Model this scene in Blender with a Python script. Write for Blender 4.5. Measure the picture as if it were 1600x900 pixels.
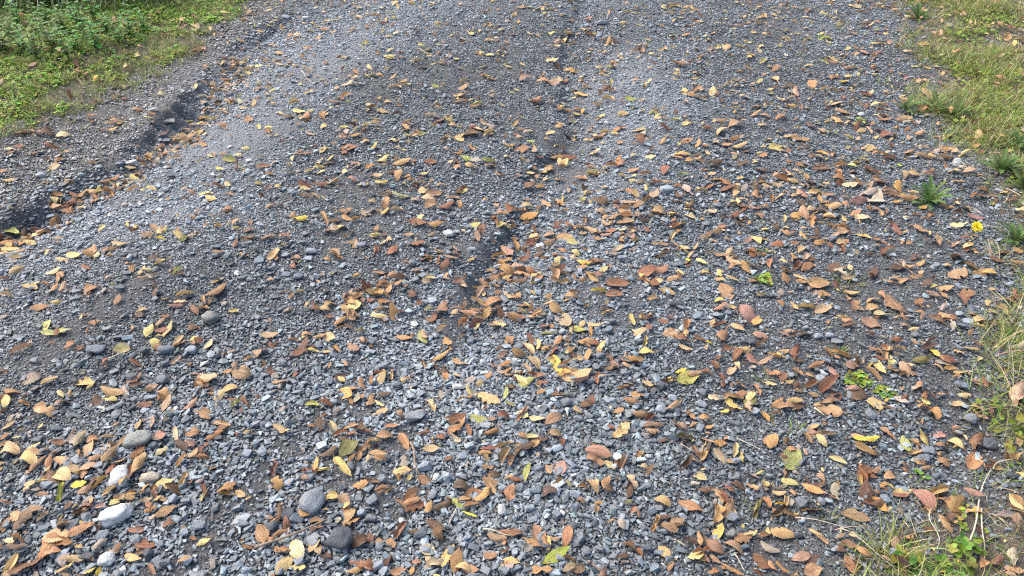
import bpy, bmesh, math, random
import numpy as np
from mathutils import Vector, Matrix, Euler

scene = bpy.context.scene
for o in list(bpy.data.objects):
    bpy.data.objects.remove(o)
random.seed(7)
rng = np.random.default_rng(7)
R = math.radians

# ------------------------------------------------------------------ camera
CAM_H, PITCH, FPX = 1.60, R(38.0), 1160.0          # FPX: focal length in pixels of the 1600 px wide photograph
cam_data = bpy.data.cameras.new('camera')
cam = bpy.data.objects.new('camera', cam_data)
scene.collection.objects.link(cam)
cam.location = (0, 0, CAM_H)
cam.rotation_euler = (R(90) - PITCH, 0, 0)
cam_data.sensor_width = 36
cam_data.lens = 36 * FPX / 1600
cam_data.clip_start, cam_data.clip_end = 0.05, 500
scene.camera = cam

# ------------------------------------------------------------------ sky and sun (thin overcast)
SUN_EL, SUN_AZ = R(52), R(-62)                      # azimuth from +Y, negative = to the left of the view
world = bpy.data.worlds.new('World')
scene.world = world
world.use_nodes = True
wn = world.node_tree
bg = wn.nodes['Background']
sky = wn.nodes.new('ShaderNodeTexSky')
sky.sky_type = 'NISHITA'
sky.sun_disc = False
sky.sun_elevation = SUN_EL
sky.sun_rotation = SUN_AZ
sky.dust_density = 4.0
sky.ozone_density = 1.0
sky.air_density = 1.0
wn.links.new(sky.outputs[0], bg.inputs[0])
bg.inputs[1].default_value = 0.15
sun_d = bpy.data.lights.new('sun', 'SUN')
sun_d.energy = 1.0
sun_d.angle = R(50)
sun_d.color = (1.0, 0.95, 0.88)
sun = bpy.data.objects.new('sun', sun_d)
scene.collection.objects.link(sun)
sd = Vector((math.sin(SUN_AZ) * math.cos(SUN_EL), math.cos(SUN_AZ) * math.cos(SUN_EL), math.sin(SUN_EL)))
sun.rotation_euler = (-sd).to_track_quat('-Z', 'Y').to_euler()
vs = scene.view_settings
vs.view_transform, vs.look, vs.exposure, vs.gamma = 'Standard', 'None', 1.63, 1.0
vs.use_curve_mapping = False

scene.cycles.use_denoising = False                 # fine gravel: the denoiser would smear it
scene.cycles.filter_width = 1.15
scene.cycles.max_bounces = 5
scene.cycles.diffuse_bounces = 3

# ------------------------------------------------------------------ helpers
def link(o, parent=None):
    scene.collection.objects.link(o)
    if parent is not None:
        o.parent = parent
    return o

def tag(o, label=None, cat=None, group=None, kind=None):
    if label: o['label'] = label
    if cat: o['category'] = cat
    if group: o['group'] = group
    if kind: o['kind'] = kind
    return o

def empty(name, loc, rz=0.0):
    o = bpy.data.objects.new(name, None)
    o.location = loc
    o.rotation_euler = (0, 0, rz)
    return link(o)

def _hash(ix, iy, s):
    h = (ix.astype(np.int64) * 374761393 + iy.astype(np.int64) * 668265263 + s * 974711) & 0x7fffffff
    h = ((h ^ (h >> 13)) * 1274126177) & 0x7fffffff
    return ((h ^ (h >> 16)) & 0xffff) / 65535.0

def noise2(x, y, s=0):
    x = np.asarray(x, float); y = np.asarray(y, float)
    ix, iy = np.floor(x), np.floor(y)
    fx, fy = x - ix, y - iy
    fx, fy = fx * fx * (3 - 2 * fx), fy * fy * (3 - 2 * fy)
    a, b = _hash(ix, iy, s), _hash(ix + 1, iy, s)
    c, d = _hash(ix, iy + 1, s), _hash(ix + 1, iy + 1, s)
    return (a + (b - a) * fx) * (1 - fy) + (c + (d - c) * fx) * fy

def fbm(x, y, s=0, octs=4):
    t, amp, f, tot = 0.0, 1.0, 1.0, 0.0
    for k in range(octs):
        t = t + amp * noise2(np.asarray(x) * f, np.asarray(y) * f, s + k * 17)
        tot += amp; amp *= 0.5; f *= 2.03
    return t / tot

def sstep(a, b, x):
    t = np.clip((x - a) / (b - a), 0, 1)
    return t * t * (3 - 2 * t)

def flat_ground(px, py):
    """where the ray through photograph pixel (px, py) meets the plane z = 0"""
    px = np.asarray(px, float); py = np.asarray(py, float)
    u, v = (px - 800) / FPX, (450 - py) / FPX
    dy = math.cos(PITCH) + v * math.sin(PITCH)
    dz = -math.sin(PITCH) + v * math.cos(PITCH)
    return u, dy, dz

def P(px, py, z=0.0):
    u, dy, dz = flat_ground(px, py)
    t = (z - CAM_H) / dz
    return u * t, dy * t

# ------------------------------------------------------------------ lie of the land
def line(pts):
    return np.array([P(x, y) for x, y in pts])

GULLY = line([(-420, 640), (-200, 480), (-60, 380), (0, 357), (60, 324), (110, 298), (160, 272), (205, 248), (250, 214), (290, 178), (330, 134), (370, 92), (420, 48), (470, 12), (530, -22), (600, -60)])
RUT = line([(930, -40), (905, 20), (882, 80), (880, 130), (890, 180), (890, 228), (862, 272), (826, 332), (794, 376), (768, 410), (742, 458), (735, 510), (700, 600)])
LEFT_EDGE = line([(-500, 420), (-200, 280), (0, 208), (60, 185), (120, 172), (190, 148), (260, 106), (300, 84), (332, 50), (372, 14), (430, -18), (500, -60)])
RIGHT_EDGE = line([(1360, -60), (1388, -5), (1412, 60), (1432, 150), (1472, 215), (1508, 272), (1545, 330), (1572, 400), (1565, 480), (1545, 560), (1560, 640), (1535, 720), (1440, 800), (1350, 880), (1300, 960), (1260, 1100)])

def line_dist(x, y, L):
    """distance to the polyline, signed (+ on its left when walking along it), and the position along it"""
    x = np.asarray(x, float); y = np.asarray(y, float)
    best = np.full(x.shape, 1e9); sgn = np.zeros(x.shape); along = np.zeros(x.shape)
    run = 0.0
    for (ax, ay), (bx, by) in zip(L[:-1], L[1:]):
        ex, ey = bx - ax, by - ay
        ln = math.hypot(ex, ey)
        t = np.clip(((x - ax) * ex + (y - ay) * ey) / (ln * ln), 0, 1)
        dx, dy = x - (ax + t * ex), y - (ay + t * ey)
        d = np.hypot(dx, dy)
        m = d < best
        best = np.where(m, d, best)
        sgn = np.where(m, np.sign(ex * dy - ey * dx), sgn)
        along = np.where(m, run + t * ln, along)
        run += ln
    return best * sgn, along

def height(x, y):
    x = np.asarray(x, float); y = np.asarray(y, float)
    near = np.exp(-((np.hypot(x, y - 3) / 9.0) ** 4))
    # eroded gully along the left side: bank with a sharp lip on its left, gentle slope up to the road on its right
    d, s = line_dist(x, y, GULLY)
    wob = (noise2(s * 5.0, s * 0, 3) - 0.5) * 0.10 + (noise2(s * 17.0, s * 0, 4) - 0.5) * 0.06 + (noise2(x * 30, y * 30, 5) - 0.5) * 0.04
    strength = 0.34 - 0.2 * sstep(3.3, 3.9, s) + 0.60 * np.exp(-((s - 2.05) / 0.36) ** 2) + 0.36 * np.exp(-((s - 1.06) / 0.17) ** 2)
    strength = strength * (0.65 + 0.7 * noise2(s * 7, s * 0, 9))
    wob = wob + (noise2(x * 65, y * 65, 6) - 0.5) * 0.025
    lip = sstep(-0.005, 0.10, d + wob)
    floor_ = -0.072 * np.exp(-(np.maximum(-d, 0) / 0.20) ** 2)
    bank = 0.035 * strength * np.exp(-((d - 0.12) / 0.15) ** 2)
    zl = np.where(d > 0, (1 - lip) * -0.064 * np.clip(strength, 0, 1.3) + lip * bank, floor_ * np.clip(strength, 0.0, 1.3))
    z = zl
    z = z + 0.075 * sstep(0.05, 0.9, -d)                       # road crown
    z = z - 0.045 * sstep(1.1, 2.3, -d)
    # small channel down the middle with a low scarp on its left
    d2, s2 = line_dist(x, y, RUT)
    d2 = -d2                                                   # + to the left in the picture
    wob2 = (noise2(s2 * 4.0, s2 * 0, 13) - 0.5) * 0.06 + (noise2(x * 30, y * 30, 15) - 0.5) * 0.03
    st2 = 0.50 + 0.26 * np.exp(-((s2 - 3.82) / 0.25) ** 2) + 0.16 * np.exp(-((s2 - 2.65) / 0.25) ** 2)
    fade = sstep(0.0, 0.6, s2) * (1 - sstep(4.1, 4.5, s2))
    lip2 = sstep(0.0, 0.08, d2 + wob2)
    prof = np.where(d2 > 0, (1 - lip2) * -0.050 + lip2 * 0.016 * np.exp(-(d2 / 0.3) ** 2), -0.050 * np.exp(-(d2 / 0.17) ** 2) + 0.035 * np.exp(-((d2 + 0.42) / 0.24) ** 2))
    z = z + prof * st2 * fade
    # verges a little higher, general unevenness
    dl, _ = line_dist(x, y, LEFT_EDGE)
    dr, _ = line_dist(x, y, RIGHT_EDGE)
    z = z + 0.05 * sstep(0.0, 0.9, dl) + 0.03 * sstep(-0.1, 0.5, dr)
    z = z + (fbm(x * 1.1, y * 1.1, 21, 3) - 0.5) * 0.07 + (fbm(x * 5, y * 5, 31, 3) - 0.5) * 0.022 + (fbm(x * 22, y * 22, 41, 2) - 0.5) * 0.012
    return z * near

def ground(px, py):
    """the point of the built terrain seen at a photograph pixel"""
    px = np.asarray(px, float); py = np.asarray(py, float)
    z = np.zeros(px.shape)
    for _ in range(4):
        x, y = P(px, py, z)
        z = height(x, y)
    return x, y, z

def blob(x, y, px, py, r):
    cx, cy = P(px, py)
    return np.exp(-(((x - cx) ** 2 + (y - cy) ** 2) / (r * r)))

def dusty(x, y):
    """where dry pale dust lies on the stones (+) and where they are damp and dark (-)"""
    v = np.zeros(np.shape(x))
    for px, py, r, a in ((430, 130, .62, .9), (320, 240, .42, .8), (200, 360, .35, .7), (540, 70, .7, .65), (985, 165, .33, 1.0), (1000, 95, .45, .7), (985, 235, .22, .7), (975, 300, .2, .5), (960, 20, .4, .5), (690, 15, .6, .4), (860, 330, .25, .45), (930, 430, .3, .3), (1150, 20, .7, .25), (600, 560, .35, .35),
                        (705, 130, .55, -.55), (850, 80, .38, -.4), (640, 250, .4, -.2), (120, 540, .35, -.7), (280, 480, .25, -.5), (90, 700, .25, -.6), (1150, 760, .35, -.45), (1430, 350, .5, -.45), (1300, 120, .6, -.2), (1300, 560, .3, -.35), (480, 690, .08, -.6)):
        v = v + a * blob(x, y, px, py, r)
    return v + (fbm(np.asarray(x) * 1.6, np.asarray(y) * 1.6, 77, 3) - 0.5) * 0.9

SOIL = [line([(250, 960), (335, 880), (365, 830), (420, 770)]), line([(455, 715), (500, 690), (545, 665), (590, 650)]), line([(700, 545), (722, 500), (738, 455)]), line([(905, 300), (870, 240), (845, 215)]), line([(120, 560), (190, 500), (260, 445)])]
def bare(x, y):
    """where the stones are washed away and the fine soil shows"""
    v = sstep(0.60, 0.74, fbm(np.asarray(x) * 3.1, np.asarray(y) * 3.1, 91, 3)) * 0.75
    for L, w in zip(SOIL, (0.045, 0.04, 0.05, 0.07, 0.05)):
        d, _ = line_dist(x, y, L)
        d = np.abs(d) + (noise2(np.asarray(x) * 22, np.asarray(y) * 22, 55) - 0.5) * 0.06
        v = np.maximum(v, 0.9 * (1 - sstep(w * 0.5, w * 1.4, d)))
    dg, _ = line_dist(x, y, GULLY)
    v = np.maximum(v, 0.30 * (1 - sstep(0.02, 0.09, np.abs(dg - 0.03))))
    d2, _ = line_dist(x, y, RUT)
    v = np.maximum(v, 0.22 * (1 - sstep(0.015, 0.06, np.abs(d2 + 0.03))))
    return v

# ------------------------------------------------------------------ materials
def mat(name):
    m = bpy.data.materials.new(name)
    m.use_nodes = True
    nt = m.node_tree
    return m, nt, nt.nodes['Principled BSDF']

def N(nt, kind, **kw):
    n = nt.nodes.new(kind)
    for k, v in kw.items():
        if k.startswith('i_'):
            n.inputs[k[2:].replace('_', ' ')].default_value = v
        else:
            setattr(n, k, v)
    return n

def math_(nt, op, a, b=None, c=None):
    n = nt.nodes.new('ShaderNodeMath'); n.operation = op
    for i, v in enumerate((a, b, c)):
        if v is None: continue
        if hasattr(v, 'links'): nt.links.new(v, n.inputs[i])
        else: n.inputs[i].default_value = v
    return n.outputs[0]

def mix(nt, f, a, b, mode='MIX'):
    n = nt.nodes.new('ShaderNodeMix'); n.data_type = 'RGBA'; n.blend_type = mode; n.clamp_factor = True
    for sock, v in ((n.inputs[0], f), (n.inputs[6], a), (n.inputs[7], b)):
        if hasattr(v, 'links'): nt.links.new(v, sock)
        elif isinstance(v, tuple): sock.default_value = (*v, 1) if len(v) == 3 else v
        else: sock.default_value = v
    return n.outputs[2]

def ramp(nt, src, stops):
    n = nt.nodes.new('ShaderNodeValToRGB')
    e = n.color_ramp.elements
    while len(e) < len(stops): e.new(0.5)
    for k, (p, c) in enumerate(stops):
        e[k].position = p
        e[k].color = (c, c, c, 1) if not isinstance(c, tuple) else (*c, 1)
    nt.links.new(src, n.inputs[0])
    return n.outputs[0]

def colour_source(nt, own):
    """own=True: the object's own colour; else the colour stored on the scattered point"""
    if own:
        return N(nt, 'ShaderNodeObjectInfo').outputs['Color']
    return N(nt, 'ShaderNodeAttribute', attribute_type='INSTANCER', attribute_name='col').outputs['Color']

def ground_material():
    m, nt, b = mat('gravelly soil')
    L = nt.links.new
    co = N(nt, 'ShaderNodeTexCoord').outputs['Object']
    zone = N(nt, 'ShaderNodeAttribute', attribute_name='zone').outputs['Color']
    sep = N(nt, 'ShaderNodeSeparateColor'); L(zone, sep.inputs[0])
    big = N(nt, 'ShaderNodeTexNoise', i_Scale=9.0, i_Detail=6.0, i_Roughness=0.65); L(co, big.inputs['Vector'])
    fine = N(nt, 'ShaderNodeTexNoise', i_Scale=160.0, i_Detail=4.0, i_Roughness=0.7); L(co, fine.inputs['Vector'])
    vor = N(nt, 'ShaderNodeTexVoronoi', i_Scale=210.0); L(co, vor.inputs['Vector'])
    vor2 = N(nt, 'ShaderNodeTexVoronoi', i_Scale=430.0); L(co, vor2.inputs['Vector'])
    sc = N(nt, 'ShaderNodeSeparateColor'); L(vor.outputs['Color'], sc.inputs[0])
    grit = ramp(nt, sc.outputs[0], [(0.0, (0.035, 0.036, 0.037)), (0.55, (0.085, 0.088, 0.092)), (0.86, (0.14, 0.145, 0.15)), (1.0, (0.30, 0.29, 0.27))])
    soil = ramp(nt, big.outputs[0], [(0.3, (0.052, 0.052, 0.050)), (0.7, (0.100, 0.100, 0.096))])
    gsoil = mix(nt, ramp(nt, fine.outputs[0], [(0.40, 0.0), (0.62, 1.0)]), soil, grit)
    pale = mix(nt, sep.outputs[1], gsoil, mix(nt, fine.outputs[0], (0.150, 0.160, 0.165), (0.255, 0.270, 0.280)))
    humus = ramp(nt, fine.outputs[0], [(0.3, (0.055, 0.046, 0.036)), (0.55, (0.125, 0.105, 0.080)), (0.75, (0.22, 0.185, 0.14))])
    col = mix(nt, sep.outputs[0], pale, humus)
    L(col, b.inputs['Base Color'])
    b.inputs['Roughness'].default_value = 0.9
    b.inputs['Specular IOR Level'].default_value = 0.25
    h = math_(nt, 'ADD', math_(nt, 'MULTIPLY', vor.outputs['Distance'], -1.0), math_(nt, 'ADD', math_(nt, 'MULTIPLY', vor2.outputs['Distance'], -0.5), fine.outputs[0]))
    bu = N(nt, 'ShaderNodeBump', i_Strength=0.9, i_Distance=0.006); L(h, bu.inputs['Height']); L(bu.outputs[0], b.inputs['Normal'])
    return m

def stone_material(name, own, scale=60.0, rough=0.6):
    m, nt, b = mat(name)
    L = nt.links.new
    co = N(nt, 'ShaderNodeTexCoord').outputs['Object']
    oi = N(nt, 'ShaderNodeObjectInfo')
    off = N(nt, 'ShaderNodeVectorMath', operation='ADD'); L(co, off.inputs[0])
    rv = N(nt, 'ShaderNodeCombineXYZ'); rr = math_(nt, 'MULTIPLY', oi.outputs['Random'], 50.0); L(rr, rv.inputs[0]); L(rr, rv.inputs[1]); L(rv.outputs[0], off.inputs[1])
    n1 = N(nt, 'ShaderNodeTexNoise', i_Scale=2.2, i_Detail=6.0, i_Roughness=0.7); L(off.outputs[0], n1.inputs['Vector'])
    n2 = N(nt, 'ShaderNodeTexNoise', i_Scale=11.0, i_Detail=3.0, i_Roughness=0.6); L(off.outputs[0], n2.inputs['Vector'])
    c = colour_source(nt, own)
    k = ramp(nt, n1.outputs[0], [(0.3, 0.62), (0.7, 1.25)])
    c = mix(nt, 1.0, c, k, 'MULTIPLY')
    k2 = ramp(nt, n2.outputs[0], [(0.35, 0.85), (0.7, 1.15)])
    c = mix(nt, 1.0, c, k2, 'MULTIPLY')
    L(c, b.inputs['Base Color'])
    b.inputs['Roughness'].default_value = rough
    b.inputs['Specular IOR Level'].default_value = 0.5
    if own:
        bu = N(nt, 'ShaderNodeBump', i_Strength=0.5, i_Distance=0.02); L(math_(nt, 'ADD', n1.outputs[0], math_(nt, 'MULTIPLY', n2.outputs[0], 0.5)), bu.inputs['Height']); L(bu.outputs[0], b.inputs['Normal'])
    return m

def leaf_material(name, own):
    m, nt, b = mat(name)
    L = nt.links.new
    uv = N(nt, 'ShaderNodeAttribute', attribute_name='leafuv').outputs['Vector']
    su = N(nt, 'ShaderNodeSeparateXYZ'); L(uv, su.inputs[0])
    t, s = su.outputs[0], math_(nt, 'ABSOLUTE', su.outputs[1])
    c = colour_source(nt, own)
    oi = N(nt, 'ShaderNodeObjectInfo')
    rr = math_(nt, 'MULTIPLY', oi.outputs['Random'], 40.0)
    add = N(nt, 'ShaderNodeVectorMath', operation='ADD'); L(uv, add.inputs[0])
    rv = N(nt, 'ShaderNodeCombineXYZ'); L(rr, rv.inputs[0]); L(rr, rv.inputs[1]); L(rv.outputs[0], add.inputs[1])
    n1 = N(nt, 'ShaderNodeTexNoise', i_Scale=2.6, i_Detail=4.0, i_Roughness=0.65); L(add.outputs[0], n1.inputs['Vector'])
    n2 = N(nt, 'ShaderNodeTexNoise', i_Scale=8.0, i_Detail=2.0); L(add.outputs[0], n2.inputs['Vector'])
    # withered patches: browner towards blotches of the leaf's own
    brown = mix(nt, 1.0, c, (0.62, 0.42, 0.32), 'MULTIPLY')
    c1 = mix(nt, ramp(nt, n1.outputs[0], [(0.46, 0.0), (0.68, 0.85)]), c, brown)
    pale = mix(nt, 0.30, c1, (0.75, 0.58, 0.34))
    c1 = mix(nt, ramp(nt, n1.outputs[0], [(0.28, 0.7), (0.44, 0.0)]), c1, pale)
    # veins: a midrib and slanting side veins
    ph = math_(nt, 'SUBTRACT', math_(nt, 'MULTIPLY', t, 10.0), math_(nt, 'MULTIPLY', s, 2.6))
    wave = math_(nt, 'ABSOLUTE', math_(nt, 'SUBTRACT', math_(nt, 'FRACT', ph), 0.5))          # 0 on a vein, .5 between
    vein = ramp(nt, wave, [(0.03, 1.0), (0.14, 0.0)])
    mid = ramp(nt, s, [(0.03, 1.0), (0.07, 0.0)])
    v = math_(nt, 'MAXIMUM', vein, mid)
    c2 = mix(nt, math_(nt, 'MULTIPLY', v, 0.38), c1, mix(nt, 1.0, c1, (0.55, 0.42, 0.35), 'MULTIPLY'))
    k2 = ramp(nt, n2.outputs[0], [(0.32, 0.82), (0.68, 1.16)])
    c2 = mix(nt, 1.0, c2, k2, 'MULTIPLY')
    spots = ramp(nt, n2.outputs[0], [(0.74, 0.0), (0.80, 0.6)])
    c2 = mix(nt, spots, c2, (0.06, 0.03, 0.015))
    geo = N(nt, 'ShaderNodeNewGeometry')
    c3 = mix(nt, math_(nt, 'MULTIPLY', geo.outputs['Backfacing'], 0.35), c2, mix(nt, 0.6, c2, (0.46, 0.30, 0.16)))
    L(c3, b.inputs['Base Color'])
    b.inputs['Roughness'].default_value = 0.55
    b.inputs['Specular IOR Level'].default_value = 0.3
    bu = N(nt, 'ShaderNodeBump', i_Strength=0.35, i_Distance=0.02)
    L(math_(nt, 'SUBTRACT', math_(nt, 'MULTIPLY', n2.outputs[0], 0.3), v), bu.inputs['Height']); L(bu.outputs[0], b.inputs['Normal'])
    tr = N(nt, 'ShaderNodeBsdfTranslucent'); L(c3, tr.inputs['Color'])
    ms = N(nt, 'ShaderNodeMixShader'); ms.inputs[0].default_value = 0.18
    out = nt.nodes['Material Output']
    L(b.outputs[0], ms.inputs[1]); L(tr.outputs[0], ms.inputs[2]); L(ms.outputs[0], out.inputs['Surface'])
    return m

def plant_material(name, trans=0.3, rough=0.5):
    """colour per blade or leaf comes from the mesh, shifted a little per plant"""
    m, nt, b = mat(name)
    L = nt.links.new
    c = N(nt, 'ShaderNodeAttribute', attribute_name='bcol').outputs['Color']
    oi = N(nt, 'ShaderNodeObjectInfo')
    hs = N(nt, 'ShaderNodeHueSaturation'); L(c, hs.inputs['Color'])
    L(math_(nt, 'MULTIPLY_ADD', oi.outputs['Random'], 0.04, 0.48), hs.inputs['Hue'])
    L(math_(nt, 'MULTIPLY_ADD', oi.outputs['Random'], 0.5, 0.75), hs.inputs['Value'])
    co = N(nt, 'ShaderNodeTexCoord').outputs['Object']
    n1 = N(nt, 'ShaderNodeTexNoise', i_Scale=60.0, i_Detail=3.0); L(co, n1.inputs['Vector'])
    c2 = mix(nt, 1.0, hs.outputs[0], ramp(nt, n1.outputs[0], [(0.3, 0.75), (0.7, 1.2)]), 'MULTIPLY')
    L(c2, b.inputs['Base Color'])
    b.inputs['Roughness'].default_value = rough
    b.inputs['Specular IOR Level'].default_value = 0.15
    tr = N(nt, 'ShaderNodeBsdfTranslucent'); L(c2, tr.inputs['Color'])
    ms = N(nt, 'ShaderNodeMixShader'); ms.inputs[0].default_value = trans
    L(b.outputs[0], ms.inputs[1]); L(tr.outputs[0], ms.inputs[2]); L(ms.outputs[0], nt.nodes['Material Output'].inputs['Surface'])
    return m

def simple_material(name, col, rough=0.8, scale=80.0):
    m, nt, b = mat(name)
    L = nt.links.new
    co = N(nt, 'ShaderNodeTexCoord').outputs['Object']
    n1 = N(nt, 'ShaderNodeTexNoise', i_Scale=scale, i_Detail=4.0); L(co, n1.inputs['Vector'])
    L(mix(nt, ramp(nt, n1.outputs[0], [(0.3, 0.0), (0.7, 1.0)]), tuple(v * 0.6 for v in col), tuple(min(1, v * 1.3) for v in col)), b.inputs['Base Color'])
    b.inputs['Roughness'].default_value = rough
    return m

M_GROUND = ground_material()
M_CHIP = stone_material('gravel chips', False)
M_STONE = stone_material('stone', True)
M_LEAF = leaf_material('fallen leaf', True)
M_LITTER = leaf_material('leaf litter', False)
M_PLANT = plant_material('plant')
M_GRASS = plant_material('grass blades', 0.25, 0.6)
M_BARK = simple_material('twig bark', (0.20, 0.145, 0.10))
M_STRAW = simple_material('dry stalk', (0.42, 0.36, 0.26))
M_PETAL = simple_material('dandelion petals', (0.80, 0.60, 0.008), 0.6)
M_FLUFF = simple_material('seed fluff', (0.72, 0.72, 0.68), 0.9)
M_STALK = simple_material('leaf stalk', (0.30, 0.19, 0.09))

# ------------------------------------------------------------------ the ground sheet
def graded(lo, hi, step, far):
    core = np.arange(lo, hi + 1e-6, step)
    out, s, v = [], step, core[-1]
    while v < far:
        s *= 1.18; v += s; out.append(v)
    out2, s, v = [], step, core[0]
    while v > -far:
        s *= 1.18; v -= s; out2.append(v)
    return np.array(out2[::-1] + list(core) + out)

def refine(g, lo, hi, step):
    return np.concatenate([g[g < lo], np.arange(lo, hi, step), g[g > hi + 1e-4]])
gx = refine(refine(graded(-4.4, 4.3, 0.017, 80), -2.15, -1.35, 0.009), -0.15, 0.40, 0.010)
gy = refine(graded(0.55, 6.6, 0.017, 80), 1.75, 4.3, 0.0115)
GX, GY = np.meshgrid(gx, gy)
GZ = height(GX, GY)
def height(x, y):
    """the built sheet's height, read off its grid"""
    x = np.asarray(x, float); y = np.asarray(y, float)
    i = np.clip(np.searchsorted(gx, x) - 1, 0, len(gx) - 2); j = np.clip(np.searchsorted(gy, y) - 1, 0, len(gy) - 2)
    u = (x - gx[i]) / (gx[i + 1] - gx[i]); v = (y - gy[j]) / (gy[j + 1] - gy[j])
    return (GZ[j, i] * (1 - u) + GZ[j, i + 1] * u) * (1 - v) + (GZ[j + 1, i] * (1 - u) + GZ[j + 1, i + 1] * u) * v
nx, ny = len(gx), len(gy)
co = np.stack([GX, GY, GZ], -1).reshape(-1, 3)
ii = np.arange(nx * ny).reshape(ny, nx)
quads = np.stack([ii[:-1, :-1], ii[:-1, 1:], ii[1:, 1:], ii[1:, :-1]], -1).reshape(-1, 4)
def quad_mesh(name, co, quads):
    me = bpy.data.meshes.new(name)
    me.vertices.add(len(co)); me.vertices.foreach_set('co', co.astype(np.float32).ravel())
    k = quads.shape[1]
    me.loops.add(quads.size); me.loops.foreach_set('vertex_index', quads.astype(np.int32).ravel())
    me.polygons.add(len(quads)); me.polygons.foreach_set('loop_start', np.arange(0, quads.size, k, dtype=np.int32))
    me.update(calc_edges=True)
    return me
gme = quad_mesh('gravel_road', co, quads)
gme.polygons.foreach_set('use_smooth', np.ones(len(quads), bool))
fx, fy = GX.ravel(), GY.ravel()
dl, _ = line_dist(fx, fy, LEFT_EDGE); dr, _ = line_dist(fx, fy, RIGHT_EDGE)
edge_n = (fbm(fx * 4, fy * 4, 61, 3) - 0.5) * 0.5
bank_soil = sstep(0.0, 0.12, line_dist(fx, fy, GULLY)[0]) * (0.25 + 0.5 * fbm(fx * 6, fy * 6, 83, 2))
verge = np.maximum(sstep(-0.02, 0.22, dl + edge_n * 0.6), sstep(-0.05, 0.18, -dr * -1 + edge_n * 0.5))
verge = np.maximum(verge, bank_soil)
dust = np.clip(dusty(fx, fy), 0, 1) * 0.7
zone = np.stack([verge, dust, bare(fx, fy), np.ones_like(fx)], -1)
at = gme.attributes.new('zone', 'FLOAT_COLOR', 'POINT'); at.data.foreach_set('color', zone.astype(np.float32).ravel())
gme.materials.append(M_GROUND)
tag(link(bpy.data.objects.new('gravel_road', gme)), 'grey slate gravel track with eroded channels and soil verges', kind='structure')
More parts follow.
